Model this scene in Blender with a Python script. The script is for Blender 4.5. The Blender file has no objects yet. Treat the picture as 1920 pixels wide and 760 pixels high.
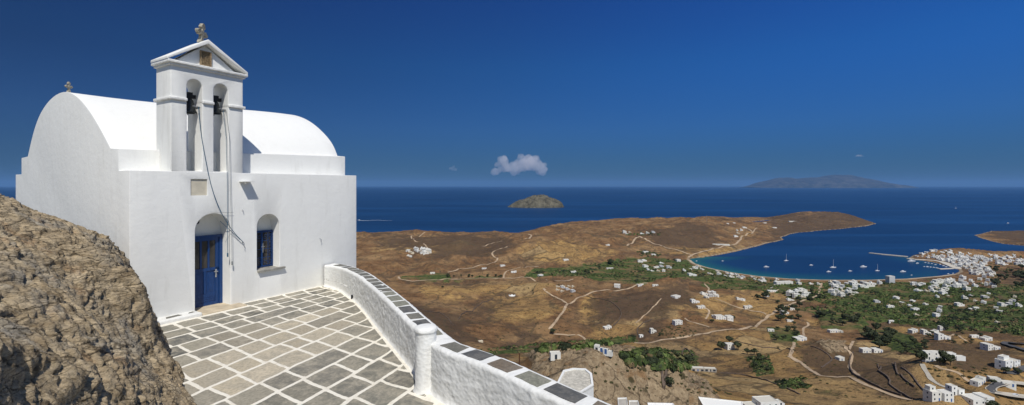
SKY_DUST=0.6; SKY_OZ=3.0; SKY_SAT=1.15; SKY_HUE=.5; SKY_GAMMA=1.0; SKY_STR=.09; SUN_STR=3.4; EXPO=0.0; HAZE=1.6e-5; HAZE_C=(.62,.76,1.0,1); SEA_A=(.004,.022,.07); SEA_B=(.006,.032,.095)
CLOUDS=True; CLD=.0005; VB=5; SUN_STR=3.9; SEA_A=(.005,.028,.085); SEA_B=(.008,.042,.118)
SKY_DUST=0.3; SKY_OZ=3.0; SKY_STR=.1; HAZE=1.4e-5; HAZE_C=(.22,.45,.78,1)
SKY_Z=[(0,(.045,.12,.26)),(.06,(.060,.155,.33)),(.12,(.075,.20,.42)),(.25,(.072,.25,.52)),(.4,(.074,.235,.58))]
SKY_X=[(.12,(.75,.52,.52)),(.5,(1,1,1)),(.88,(1.1,1.5,1.65))]
SKY_FILL=(.62,.68,.78)
import bpy, bmesh, math, random
import numpy as np
from mathutils import Vector, Matrix
random.seed(7); RS = np.random.RandomState(11)
H = 230.0; F = 857.0; CX = 960.0; HY = 348.0; TZ = H - 3.3
sc = bpy.context.scene
COL = sc.collection
# ------------------------------------------------------------------ helpers
def tag(o, label=None, cat=None, group=None, kind=None):
    if label: o["label"] = label
    if cat: o["category"] = cat
    if group: o["group"] = group
    if kind: o["kind"] = kind
    return o
def empty(name, loc=(0, 0, 0), rz=0.0):
    o = bpy.data.objects.new(name, None); COL.objects.link(o)
    o.location = loc; o.rotation_euler = (0, 0, rz); o.empty_display_size = 0.5
    return o
def link(name, me, parent=None, loc=None, rz=0):
    o = bpy.data.objects.new(name, me); COL.objects.link(o)
    if parent: o.parent = parent
    if loc is not None: o.location = loc
    if rz: o.rotation_euler = (0, 0, rz)
    return o
def npmesh(name, V, Fq, mats, smooth=True, attrs=None):
    """V (n,3), Fq (m,4) or (m,3) int arrays"""
    me = bpy.data.meshes.new(name)
    V = np.asarray(V, dtype=np.float32); Fq = np.asarray(Fq, dtype=np.int32)
    k = Fq.shape[1]
    me.vertices.add(len(V)); me.vertices.foreach_set("co", V.ravel())
    me.loops.add(Fq.size); me.loops.foreach_set("vertex_index", Fq.ravel())
    me.polygons.add(len(Fq)); me.polygons.foreach_set("loop_start", np.arange(0, Fq.size, k, dtype=np.int32))
    me.update(calc_edges=True); me.validate()
    for m in (mats if isinstance(mats, (list, tuple)) else [mats]): me.materials.append(m)
    if smooth: me.polygons.foreach_set("use_smooth", np.ones(len(me.polygons), dtype=bool))
    if attrs:
        for an, av in attrs.items():
            av = np.asarray(av, dtype=np.float32)
            if av.ndim == 1:
                a = me.attributes.new(an, 'FLOAT', 'POINT'); a.data.foreach_set("value", av)
            else:
                a = me.attributes.new(an, 'FLOAT_COLOR', 'POINT')
                if av.shape[1] == 3: av = np.hstack([av, np.ones((len(av), 1), np.float32)])
                a.data.foreach_set("color", av.ravel())
    return me
def grid_faces(nr, nc):
    i = np.arange(nr - 1)[:, None] * nc + np.arange(nc - 1)[None, :]
    return np.stack([i, i + 1, i + nc + 1, i + nc], -1).reshape(-1, 4)
class MB:
    """collects simple shapes with a material index and builds one mesh"""
    def __init__(s): s.v = []; s.f = []; s.m = []; s.sm = []
    def add(s, vs, fs, m=0, smooth=False):
        b = len(s.v); s.v += [tuple(v) for v in vs]
        for f in fs: s.f.append(tuple(b + i for i in f)); s.m.append(m); s.sm.append(smooth)
    def box(s, x0, x1, y0, y1, z0, z1, m=0, top=None):
        vs = [(x0, y0, z0), (x1, y0, z0), (x1, y1, z0), (x0, y1, z0), (x0, y0, z1), (x1, y0, z1), (x1, y1, z1), (x0, y1, z1)]
        s.add(vs, [(0, 3, 2, 1), (0, 1, 5, 4), (1, 2, 6, 5), (2, 3, 7, 6), (3, 0, 4, 7)], m)
        s.add(vs[4:], [(0, 1, 2, 3)], m if top is None else top)
    def prism(s, pts, a0, a1, axis='y', m=0, smooth=False):
        """extrude a polygon given in the plane across axis"""
        def P(p, a):
            return {'y': (p[0], a, p[1]), 'x': (a, p[0], p[1]), 'z': (p[0], p[1], a)}[axis]
        n = len(pts); vs = [P(p, a0) for p in pts] + [P(p, a1) for p in pts]
        s.add(vs, [tuple(range(n - 1, -1, -1)), tuple(range(n, 2 * n))], m)
        s.add(vs, [(i, (i + 1) % n, n + (i + 1) % n, n + i) for i in range(n)], m, smooth)
    def tube(s, pts, r, seg=8, m=0, cap=True, taper=None):
        pts = [Vector(p) for p in pts]; n = len(pts); rings = []
        for i, p in enumerate(pts):
            d = (pts[min(i + 1, n - 1)] - pts[max(i - 1, 0)]).normalized()
            a = d.cross(Vector((0, 0, 1)) if abs(d.z) < .95 else Vector((1, 0, 0))).normalized(); b = d.cross(a)
            rr = r if taper is None else taper[i]
            rings += [p + a * rr * math.cos(2 * math.pi * k / seg) + b * rr * math.sin(2 * math.pi * k / seg) for k in range(seg)]
        fs = [(i * seg + k, i * seg + (k + 1) % seg, (i + 1) * seg + (k + 1) % seg, (i + 1) * seg + k) for i in range(n - 1) for k in range(seg)]
        s.add(rings, fs, m, True)
        if cap:
            s.add(rings[:seg], [tuple(range(seg - 1, -1, -1))], m); s.add(rings[-seg:], [tuple(range(seg))], m)
    def lathe(s, prof, c=(0, 0, 0), seg=24, m=0, jit=0):
        vs = []
        for (r, z) in prof:
            for k in range(seg):
                a = 2 * math.pi * k / seg; q = r * (1 + random.uniform(-jit, jit))
                vs.append((c[0] + q * math.cos(a), c[1] + q * math.sin(a), c[2] + z))
        fs = [(i * seg + k, i * seg + (k + 1) % seg, (i + 1) * seg + (k + 1) % seg, (i + 1) * seg + k) for i in range(len(prof) - 1) for k in range(seg)]
        s.add(vs, fs, m, True)
        s.add(vs[-seg:], [tuple(range(seg))], m, True)
    def mesh(s, name, mats):
        me = bpy.data.meshes.new(name); me.from_pydata(s.v, [], s.f)
        for q in (mats if isinstance(mats, (list, tuple)) else [mats]): me.materials.append(q)
        me.polygons.foreach_set("material_index", s.m); me.polygons.foreach_set("use_smooth", s.sm)
        me.update(); return me
    def build(s, name, mats, parent=None, loc=None, rz=0):
        return link(name, s.mesh(name, mats), parent, loc, rz)
# ------------------------------------------------------------------ numpy noise
_perm = RS.permutation(4096)
def _h(ix, iy, iz): return _perm[(ix + _perm[(iy + _perm[iz & 4095]) & 4095]) & 4095]
_g3 = RS.normal(size=(4096, 3)); _g3 /= np.linalg.norm(_g3, axis=1)[:, None]
def noise3(x, y, z):
    x = np.asarray(x, float); y = np.asarray(y, float); z = np.broadcast_to(np.asarray(z, float), x.shape)
    xi = np.floor(x).astype(np.int64); yi = np.floor(y).astype(np.int64); zi = np.floor(z).astype(np.int64)
    xf = x - xi; yf = y - yi; zf = z - zi
    f = lambda t: t * t * t * (t * (t * 6 - 15) + 10)
    u, v, w = f(xf), f(yf), f(zf); out = 0
    for dx in (0, 1):
        for dy in (0, 1):
            for dz in (0, 1):
                g = _g3[_h(xi + dx, yi + dy, zi + dz)]
                dot = g[..., 0] * (xf - dx) + g[..., 1] * (yf - dy) + g[..., 2] * (zf - dz)
                out = out + dot * (u if dx else 1 - u) * (v if dy else 1 - v) * (w if dz else 1 - w)
    return out
def fbm(x, y, z=0.0, oct=4, gain=.5, lac=2.03, ridge=False):
    a = 1.0; s = 0; z = np.asarray(z, float)
    for i in range(oct):
        n = noise3(x, y, z + i * 17.3)
        s = s + a * ((.35 - np.abs(n)) if ridge else n); a *= gain; x = x * lac; y = y * lac; z = z * lac
    return s
def sstep(a, b, x):
    t = np.clip((x - a) / (b - a), 0, 1); return t * t * (3 - 2 * t)
def poly_sd(P, X, Y):
    """signed distance, positive inside"""
    P = np.asarray(P, float); d2 = np.full(X.shape, 1e30); ins = np.zeros(X.shape, bool); n = len(P)
    for i in range(n):
        ax, ay = P[i]; bx, by = P[(i + 1) % n]; ex, ey = bx - ax, by - ay
        wx, wy = X - ax, Y - ay
        t = np.clip((wx * ex + wy * ey) / (ex * ex + ey * ey + 1e-12), 0, 1)
        d2 = np.minimum(d2, (wx - ex * t) ** 2 + (wy - ey * t) ** 2)
        c = ((ay > Y) != (by > Y))
        if abs(ey) > 1e-12: ins ^= c & (X < ex * (Y - ay) / ey + ax)
    return np.where(ins, 1, -1) * np.sqrt(d2)
# ------------------------------------------------------------------ materials
def newmat(name, rough=.8, spec=.2):
    m = bpy.data.materials.new(name); m.use_nodes = True
    b = m.node_tree.nodes["Principled BSDF"]; b.inputs["Roughness"].default_value = rough
    b.inputs["Specular IOR Level"].default_value = spec
    return m, m.node_tree, b
def N(nt, t, **kw):
    n = nt.nodes.new(t)
    for k, v in kw.items():
        if k.startswith('i_'):
            key = k[2:].replace('_', ' '); n.inputs[int(key) if key.isdigit() else key].default_value = v
        else: setattr(n, k, v)
    return n
def ramp(nt, src, stops, interp='LINEAR'):
    r = nt.nodes.new('ShaderNodeValToRGB'); r.color_ramp.interpolation = interp
    e = r.color_ramp.elements
    while len(e) < len(stops): e.new(.5)
    for q, (p, c) in zip(e, stops): q.position = p; q.color = (c, c, c, 1) if not hasattr(c, '__len__') else (*c, 1)
    nt.links.new(src, r.inputs[0]); return r.outputs[0]
def mixc(nt, fac, a, b, mode='MIX'):
    n = nt.nodes.new('ShaderNodeMix'); n.data_type = 'RGBA'; n.blend_type = mode
    for i, v in ((0, fac), (6, a), (7, b)):
        if hasattr(v, 'links') or isinstance(v, bpy.types.NodeSocket): nt.links.new(v, n.inputs[i])
        else: n.inputs[i].default_value = v if not hasattr(v, '__len__') else (*v, 1)
    return n.outputs[2]
def math_(nt, op, a, b=None, clamp=False):
    n = nt.nodes.new('ShaderNodeMath'); n.operation = op; n.use_clamp = clamp
    for i, v in ((0, a), (1, b)):
        if v is None: continue
        if isinstance(v, bpy.types.NodeSocket): nt.links.new(v, n.inputs[i])
        else: n.inputs[i].default_value = v
    return n.outputs[0]
def noise(nt, vec, scale, detail=4, rough=.55, dist=0):
    n = N(nt, 'ShaderNodeTexNoise'); n.inputs['Scale'].default_value = scale; n.inputs['Detail'].default_value = detail
    n.inputs['Roughness'].default_value = rough; n.inputs['Distortion'].default_value = dist
    nt.links.new(vec, n.inputs['Vector']); return n.outputs['Fac']
def coords(nt, kind='Object', scale=None, rot=None):
    t = N(nt, 'ShaderNodeTexCoord').outputs[kind]
    if scale or rot:
        m = N(nt, 'ShaderNodeMapping'); m.inputs['Scale'].default_value = scale or (1, 1, 1); m.inputs['Rotation'].default_value = rot or (0, 0, 0)
        nt.links.new(t, m.inputs[0]); t = m.outputs[0]
    return t
def bump(nt, b, h, strength=.3, dist=.05, prev=None):
    n = N(nt, 'ShaderNodeBump'); n.inputs['Strength'].default_value = strength; n.inputs['Distance'].default_value = dist
    nt.links.new(h, n.inputs['Height'])
    if prev is not None: nt.links.new(prev, n.inputs['Normal'])
    if b is not None: nt.links.new(n.outputs[0], b.inputs['Normal'])
    return n.outputs[0]
def plain(name, col, rough=.7, spec=.2, metal=0, nscale=None, namp=.12):
    m, nt, b = newmat(name, rough, spec); b.inputs['Metallic'].default_value = metal
    if nscale:
        f = noise(nt, coords(nt), nscale, 5)
        c = mixc(nt, ramp(nt, f, [(.3, 0), (.7, 1)]), [max(0, x * (1 - namp)) for x in col], [x * (1 + namp) for x in col])
        nt.links.new(c, b.inputs['Base Color']); bump(nt, b, f, .15, .02)
    else: b.inputs['Base Color'].default_value = (*col, 1)
    return m
def whitewash(name, rubble=0.0, base=(.80, .80, .77), stain=(.66, .65, .61), amount=.6):
    m, nt, b = newmat(name, .85, .15); tc = coords(nt)
    big = noise(nt, tc, 1.1, 5, .6); fine = noise(nt, tc, 14, 6, .65); mid = noise(nt, tc, 4.5, 4, .6)
    streak = noise(nt, coords(nt, 'Object', (2.2, 2.2, .35)), 2.0, 5, .6)
    c = mixc(nt, ramp(nt, big, [(.45, 0), (.7, amount)]), base, [(x * .72 + y * .28) for x, y in zip(base, stain)])
    c = mixc(nt, ramp(nt, streak, [(.56, 0), (.75, amount * .7)]), c, [x * .93 for x in stain])
    c = mixc(nt, ramp(nt, fine, [(.62, 0), (.76, .28)]), c, stain)
    nt.links.new(c, b.inputs['Base Color'])
    p = bump(nt, None, mid, .35, .03); p = bump(nt, b, fine, .28, .008, p)
    if rubble:
        v = N(nt, 'ShaderNodeTexVoronoi', feature='F1'); v.inputs['Scale'].default_value = 13
        nt.links.new(coords(nt, 'Object', (1, 1, 1.3)), v.inputs['Vector'])
        bump(nt, b, v.outputs['Distance'], rubble, .02, p)
    return m
M = {}
M['wash'] = whitewash('whitewash_plaster')
M['wash_rough'] = whitewash('rough_whitewash', .35, stain=(.55, .53, .48), amount=.8)
M['wash_clean'] = whitewash('roof_whitewash', amount=.25)
M['house'] = plain('house_white', (.80, .80, .78), .8, nscale=.4, namp=.05)
M['house_roof'] = plain('house_roof_white', (.72, .71, .68), .8, nscale=.3, namp=.1)
def m_house(name, col):
    m, nt, b = newmat(name, .85, .15); r_ = N(nt, 'ShaderNodeObjectInfo').outputs['Random']; f = noise(nt, coords(nt), .35, 5)
    c = mixc(nt, ramp(nt, r_, [(0, 0), (1, .7)]), col, [x * y for x, y in zip(col, (.80, .77, .70))]); c = mixc(nt, ramp(nt, f, [(.45, 0), (.75, .45)]), c, [x * .7 for x in col]); nt.links.new(c, b.inputs['Base Color']); return m
M['house'] = m_house('house_white', (.80, .80, .77)); M['house_roof'] = m_house('house_roof_white', (.66, .64, .58))
M['cream'] = plain('cream_render', (.62, .54, .40), .8, nscale=.4, namp=.1)
M['conc'] = plain('bare_concrete', (.42, .39, .34), .85, nscale=.3, namp=.2)
M['grey_house'] = plain('grey_render', (.50, .51, .52), .8, nscale=.4, namp=.1)
M['hole'] = plain('dark_window', (.03, .04, .055), .3, .4)
M['bluedoor'] = plain('far_blue_paint', (.05, .12, .30), .5, .3)
M['tile'] = plain('terracotta', (.38, .17, .09), .8, nscale=.5, namp=.2)
M['wood'] = plain('weathered_wood', (.13, .09, .06), .8, nscale=6, namp=.3)
M['metal'] = plain('galvanised_metal', (.45, .46, .47), .45, .5, .6)
M['black'] = plain('blackened_iron', (.018, .018, .02), .55, .4, .3)
M['bronze'] = plain('dark_bell_bronze', (.035, .04, .04), .45, .5, .6, nscale=20, namp=.5)
M['wakem'] = plain('sea_foam', (.75, .8, .82), .8, nscale=.05, namp=.1)
M['hull'] = plain('boat_hull', (.8, .8, .8), .3, .5)
M['hullb'] = plain('boat_trim', (.05, .09, .18), .3, .5)
M['asph'] = plain('asphalt', (.085, .085, .09), .9, nscale=.4, namp=.15)
M['dirt'] = plain('pale_dirt_road', (.43, .32, .21), .95, nscale=.12, namp=.3)
M['croad'] = plain('concrete_track', (.45, .41, .34), .9, nscale=.2, namp=.12)
M['quay'] = plain('quay_concrete', (.55, .50, .42), .9, nscale=.1, namp=.12)
M['stonew'] = plain('dry_stone', (.12, .09, .07), .95, nscale=.8, namp=.4)
def m_blue():
    m, nt, b = newmat('blue_door_paint', .38, .4); tc = coords(nt)
    f = noise(nt, coords(nt, 'Object', (6, 6, 1.2)), 5, 6, .65)
    c = mixc(nt, ramp(nt, f, [(.35, 0), (.7, 1)]), (.005, .032, .125), (.010, .055, .195))
    nt.links.new(c, b.inputs['Base Color']); bump(nt, b, f, .25, .006); return m
M['blue'] = m_blue()
def m_slate(name, attr=True):
    m, nt, b = newmat(name, .8, .25); tc = coords(nt)
    f = noise(nt, tc, 5, 8, .7, .3); g = noise(nt, tc, 30, 5, .6)
    if attr:
        a = N(nt, 'ShaderNodeAttribute', attribute_name='tint').outputs['Color']
    else: a = (.12, .12, .11)
    c = mixc(nt, ramp(nt, f, [(.4, 0), (.72, .55)]), a, (.36, .33, .28))
    c = mixc(nt, ramp(nt, g, [(.35, .5), (.65, 0)]), c, (.07, .068, .06))
    nt.links.new(c, b.inputs['Base Color']); p = bump(nt, None, f, .3, .01); bump(nt, b, g, .25, .004, p); return m
M['slate'] = m_slate('grey_slate')
# ------------------------------------------------------------------ world, sun, camera
S = Vector((.42 * .862 - .40 * .506, -.40 * .862 - .42 * .506, .81)).normalized()
w = bpy.data.worlds.new("World"); sc.world = w; w.use_nodes = True
nt = w.node_tree; bg = nt.nodes['Background']
sky = N(nt, 'ShaderNodeTexSky', sky_type='NISHITA'); sky.sun_disc = False
sky.sun_elevation = math.asin(S.z); sky.sun_rotation = math.atan2(S.x, S.y)
sky.altitude = 200; sky.air_density = 1.0; sky.dust_density = SKY_DUST; sky.ozone_density = SKY_OZ
td = N(nt, 'ShaderNodeTexCoord').outputs['Generated']; sx = N(nt, 'ShaderNodeSeparateXYZ'); nt.links.new(td, sx.inputs[0])
# the deep polarised blue of the photograph: the Nishita sky through a tint that depends on the direction in the world
front = ramp(nt, sx.outputs[2], SKY_Z)
azi = ramp(nt, math_(nt, 'ADD', math_(nt, 'MULTIPLY', sx.outputs[0], .5), .5), SKY_X)
azf = mixc(nt, ramp(nt, sx.outputs[2], [(0, .25), (.22, 1)]), (1, 1, 1), azi)
back = ramp(nt, math_(nt, 'MAXIMUM', math_(nt, 'MULTIPLY', sx.outputs[1], -1), math_(nt, 'SUBTRACT', sx.outputs[2], .38)), [(0, 0), (.35, 1)])  # sky overhead and behind the view kept brighter and more neutral as added fill
tint_ = mixc(nt, back, mixc(nt, 1, front, azf, 'MULTIPLY'), SKY_FILL)
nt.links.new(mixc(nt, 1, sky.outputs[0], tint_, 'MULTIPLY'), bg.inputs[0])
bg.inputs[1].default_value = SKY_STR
sl = bpy.data.lights.new('sun', 'SUN'); sl.energy = SUN_STR; sl.angle = math.radians(.5); sl.color = (1, .955, .88)
so = bpy.data.objects.new('sun', sl); COL.objects.link(so); so.rotation_euler = (-S).to_track_quat('-Z', 'Y').to_euler(); so.location = (5, -10, H + 30)
cd = bpy.data.cameras.new('camera'); cd.lens = F / 1920 * 36; cd.sensor_width = 36; cd.shift_y = (HY - 380) / 1920
cd.clip_start = .1; cd.clip_end = 400000
cam = bpy.data.objects.new('camera', cd); COL.objects.link(cam); cam.location = (0, 0, H); cam.rotation_euler = (math.pi / 2, 0, 0); sc.camera = cam
sc.view_settings.view_transform = 'Standard'; sc.view_settings.look = 'None'; sc.view_settings.exposure = EXPO; sc.view_settings.gamma = 1
sc.view_settings.use_curve_mapping = False
cy = sc.cycles; cy.max_bounces = 6; cy.diffuse_bounces = 3; cy.glossy_bounces = 2; cy.transmission_bounces = 2; cy.volume_bounces = VB; cy.transparent_max_bounces = 8
cy.use_denoising = True; cy.volume_step_rate = 1.0; cy.sample_clamp_indirect = 5
# ------------------------------------------------------------------ terrain heights
def seaXY(px, py): D = F * H / (py - HY); return ((px - CX) / F * D, D)
def polXY(px, D): return ((px - CX) / F * D, D)
near_shore = [(1643, 420), (1630, 423.5), (1600, 427), (1575, 430), (1550, 431.5), (1525, 434), (1500, 436.5), (1478, 440), (1466, 446), (1468, 450), (1455, 453), (1440, 456),
    (1420, 462), (1400, 467), (1380, 472), (1360, 476), (1340, 479.5), (1315, 483), (1294, 485), (1292, 489), (1300, 494), (1330, 503), (1370, 511), (1420, 518), (1480, 523),
    (1540, 525), (1620, 525.5), (1700, 523), (1760, 518), (1790, 514), (1800, 509), (1795, 504), (1782, 500), (1770, 497), (1745, 491), (1718, 487), (1704, 484), (1712, 479),
    (1735, 474.5), (1760, 470), (1790, 469), (1822, 472), (1860, 476), (1920, 477), (2050, 477), (2400, 476)]
LAND = [seaXY(*p) for p in near_shore]
LAND += [polXY(2800, 1500), polXY(2800, 60), (400, -50), (-400, -50), polXY(-700, 60)]
LAND += [polXY(px, D) for px, D in [(-900, 1300), (-300, 1600), (100, 1900), (400, 2100), (670, 2180), (720, 2260), (790, 2330), (850, 2200), (920, 2230), (965, 2120), (1000, 2260), (1030, 2450),
    (1090, 2800), (1140, 2950), (1200, 3080), (1270, 3120), (1330, 3200), (1370, 3250), (1400, 3330), (1440, 3300), (1480, 3500), (1530, 3650), (1580, 3500), (1620, 3050), (1640, 2800)]]
CAPE = [seaXY(*p) for p in [(1829, 442), (1840, 447), (1856, 452), (1880, 457.5), (1920, 461), (2000, 464), (2300, 465)]] + [polXY(2300, 2300), polXY(2000, 2350), polXY(1920, 2330), polXY(1860, 2300), polXY(1835, 2160)]
LAGOON = [seaXY(*p) for p in [(1392, 420.5), (1408, 422.5), (1425, 420.5), (1446, 415.5), (1452, 413), (1438, 413), (1420, 415), (1400, 417)]]
def sdland(X, Y):
    wob = fbm(X / 90, Y / 90, 3.1, 3) * np.clip((Y - 1400) / 60, 0, 14)
    a = poly_sd(LAND, X, Y); c = poly_sd(CAPE, X, Y); g = poly_sd(LAGOON, X, Y)
    return np.minimum(np.maximum(a, c) + wob, -g)
CP = []  # (px, D, z)
def c(px, D, z): CP.append((px, D, z))
def cy_(px, py, D): CP.append((px, D, H - (py - HY) * D / F))
# skyline ridges
for px, py, D in [(600, 437, 1900), (670, 437, 1900), (700, 438, 1920), (760, 436, 1950), (775, 433, 2000), (787, 429.5, 2000), (800, 431, 2000), (815, 435, 2000), (850, 440, 1980), (870, 439, 1960), (900, 436, 1950), (940, 436, 1950),
    (955, 440, 1980), (967, 443, 1980), (990, 438, 2050), (1030, 425, 2150), (1090, 416, 2350), (1130, 412, 2450), (1200, 409, 2550), (1270, 409.5, 2650), (1330, 406.5, 2750), (1365, 407, 2850), (1400, 410, 3020), (1440, 410, 3080),
    (1480, 402, 3050), (1520, 398, 3100), (1550, 401, 3050), (1580, 400, 3000), (1605, 405, 2900), (1625, 412, 2800)]: cy_(px, py, D)
for px, D, z in [(400, 1900, 30), (100, 1700, 30), (-400, 1400, 40), (-800, 1000, 60)]: c(px, D, z)
# behind ridges
for px, D in [(600, 2100), (700, 2120), (800, 2200), (900, 2120), (1090, 2650), (1200, 2850), (1330, 3020)]: c(px, D, 6)
# mid relief of the far land
for px, D, z in [(700, 1650, 20), (800, 1600, 26), (900, 1700, 20), (850, 1800, 14), (760, 1780, 16), (960, 1750, 24), (700, 1400, 18), (790, 1350, 15), (880, 1400, 24), (940, 1300, 14),
    (1040, 1600, 46), (1100, 1750, 38), (1010, 1400, 34), (1060, 1950, 26), (1150, 1500, 24), (1200, 1800, 40), (1250, 2050, 52), (1330, 2200, 56), (1290, 1750, 30), (1240, 1550, 14), (1380, 2300, 30),
    (1340, 1900, 24), (1200, 2250, 34), (1430, 2500, 14), (1460, 2600, 22), (1520, 2800, 40), (1570, 2800, 38), (1300, 2400, 42), (1400, 2050, 14)]: c(px, D, z)
# valley and plain
for px, D, z in [(500, 1000, 14), (670, 1130, 9), (760, 1130, 8), (850, 1120, 8), (950, 1110, 8), (1050, 1180, 9), (1130, 1230, 8), (1200, 1300, 7), (1270, 1330, 6), (1150, 1130, 8), (1220, 1150, 7),
    (1350, 1150, 5), (1400, 1100, 5), (1500, 1060, 5), (1600, 1040, 5), (1700, 1040, 5), (1800, 1080, 6), (1900, 1080, 9), (2100, 1000, 14), (1450, 950, 8), (1550, 900, 8), (1650, 880, 9), (1750, 880, 9), (1850, 880, 12), (1950, 850, 18),
    (1500, 780, 12), (1600, 760, 13), (1700, 740, 15), (1800, 720, 20), (1900, 720, 26), (2100, 700, 40),
    (1760, 1330, 8), (1760, 1450, 17), (1800, 1480, 18), (1850, 1400, 10), (1900, 1350, 14), (1950, 1500, 14), (2200, 1400, 20), (1880, 1500, 12), (1910, 1240, 26)]: c(px, D, z)
# mounds
for px, D, z in [(1085, 1010, 32), (1040, 1030, 18), (1130, 1040, 16), (1270, 960, 35), (1230, 980, 26), (1310, 980, 20), (1270, 1060, 12), (1340, 900, 12), (1180, 860, 26), (1230, 830, 30), (1120, 820, 18), (1280, 780, 22), (1350, 790, 14), (1400, 720, 16),
    (700, 950, 16), (800, 960, 14), (900, 940, 12), (1000, 900, 16), (690, 800, 26), (780, 780, 26), (850, 720, 30), (930, 780, 18), (1000, 740, 18), (1070, 720, 14), (880, 640, 26), (960, 640, 14), (1050, 640, 12), (1150, 650, 12), (1230, 640, 16), (1320, 640, 20), (1420, 620, 24),
    (1000, 560, 30), (1060, 540, 36), (1140, 520, 34), (1200, 500, 38), (1260, 480, 42), (1340, 520, 32), (1400, 480, 42), (1300, 420, 54), (1400, 400, 60), (1350, 340, 76), (1450, 300, 86), (1500, 450, 48), (1480, 560, 28), (1560, 520, 52), (1600, 600, 24), (1560, 620, 20), (1630, 520, 36), (1680, 580, 26),
    (1620, 430, 54), (1700, 440, 52), (1550, 380, 66), (1650, 340, 74), (1750, 335, 80), (1850, 345, 82), (1950, 340, 90), (2200, 330, 110), (1780, 405, 84), (1740, 402, 82.5), (1812, 408, 83), (1830, 425, 78), (1780, 480, 44), (1860, 470, 52), (1920, 450, 58), (1730, 560, 36), (1790, 570, 40), (1860, 560, 38), (1950, 540, 46)]: c(px, D, z)
# near hillside
for px, D, z in [(600, 300, 100), (700, 500, 52), (800, 400, 76), (900, 330, 92), (1000, 300, 100), (1050, 420, 62),
    (1100, 262, 133), (1150, 258, 134), (1200, 252, 135), (1240, 248, 134.5), (1290, 228, 135.5), (1330, 213, 133), (1375, 198, 133), (1240, 330, 82), (1330, 300, 88), (1150, 350, 80), (1420, 230, 108), (1500, 230, 106),
    (1080, 200, 148), (1180, 170, 152), (1280, 150, 158), (1400, 130, 160), (1060, 120, 172), (1150, 110, 173), (1250, 90, 180), (900, 120, 168), (900, 200, 130), (700, 120, 165), (700, 200, 125), (1600, 120, 168), (1600, 200, 130), (1800, 200, 130), (2000, 150, 150), (1800, 100, 180),
    (1000, 50, 201), (700, 50, 200), (1300, 50, 202), (1700, 50, 206), (2200, 60, 205), (400, 60, 200), (0, 60, 200), (-400, 60, 200), (900, 22, 216), (700, 25, 217), (1200, 20, 217), (1600, 20, 218), (2200, 20, 220),
    (500, 28, 222), (200, 26, 222), (-300, 26, 222), (400, 16, 225.6), (100, 14, 225.8), (-500, 14, 225), (-300, 300, 100), (0, 300, 100), (300, 300, 100), (-700, 700, 50), (0, 900, 30), (400, 700, 40)]: c(px, D, z)
for px in (-700, 0, 500, 800, 1100, 1500, 2200): c(px, 9, 225.6 if px < 900 else 223.5); c(px, 5, 225.4)
CPn = np.array(CP, float); _A = np.stack([(CPn[:, 0] - CX) / F, np.log(CPn[:, 1]) * 1.4], 1)
def tpsk(r2): return .5 * r2 * np.log(r2 + 1e-12)
_n = len(CPn); _K = tpsk(((_A[:, None] - _A[None]) ** 2).sum(-1)) + np.eye(_n) * 2e-4
_L = np.zeros((_n + 3, _n + 3)); _L[:_n, :_n] = _K; _L[:_n, _n] = 1; _L[:_n, _n + 1:] = _A; _L[_n, :_n] = 1; _L[_n + 1:, :_n] = _A.T
_Wt = np.linalg.solve(_L, np.concatenate([CPn[:, 2], [0, 0, 0]]))
def tps(a, b):
    out = _Wt[_n] + _Wt[_n + 1] * a + _Wt[_n + 2] * b
    for i in range(_n): out = out + _Wt[i] * tpsk((a - _A[i, 0]) ** 2 + (b - _A[i, 1]) ** 2)
    return out
pxs = np.concatenate([np.linspace(-900, 600, 90, endpoint=False), np.linspace(600, 1990, 1050, endpoint=False), np.linspace(1990, 2700, 60)])
aa = (pxs - CX) / F; DD = np.exp(np.linspace(math.log(5), math.log(3900), 820))
# smooth base on a coarse grid, then upsample bilinearly
ac = np.linspace(aa[0], aa[-1], 320); dc = np.linspace(math.log(5), math.log(3900), 260)
Tc = tps(*np.meshgrid(ac, dc * 1.4))
def bil(Tg, xs, ys, x, y):
    fx = np.clip((x - xs[0]) / (xs[-1] - xs[0]) * (len(xs) - 1), 0, len(xs) - 1.001); fy = np.clip((y - ys[0]) / (ys[-1] - ys[0]) * (len(ys) - 1), 0, len(ys) - 1.001)
    i = fx.astype(int); j = fy.astype(int); u = fx - i; v = fy - j
    return (Tg[j, i] * (1 - u) + Tg[j, i + 1] * u) * (1 - v) + (Tg[j + 1, i] * (1 - u) + Tg[j + 1, i + 1] * u) * v
AG, DG = np.meshgrid(aa, DD); XG = AG * DG; YG = DG
base = bil(Tc, ac, dc, AG, np.log(DG))
SD = sdland(XG, YG)
PXG = CX + F * AG
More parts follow.
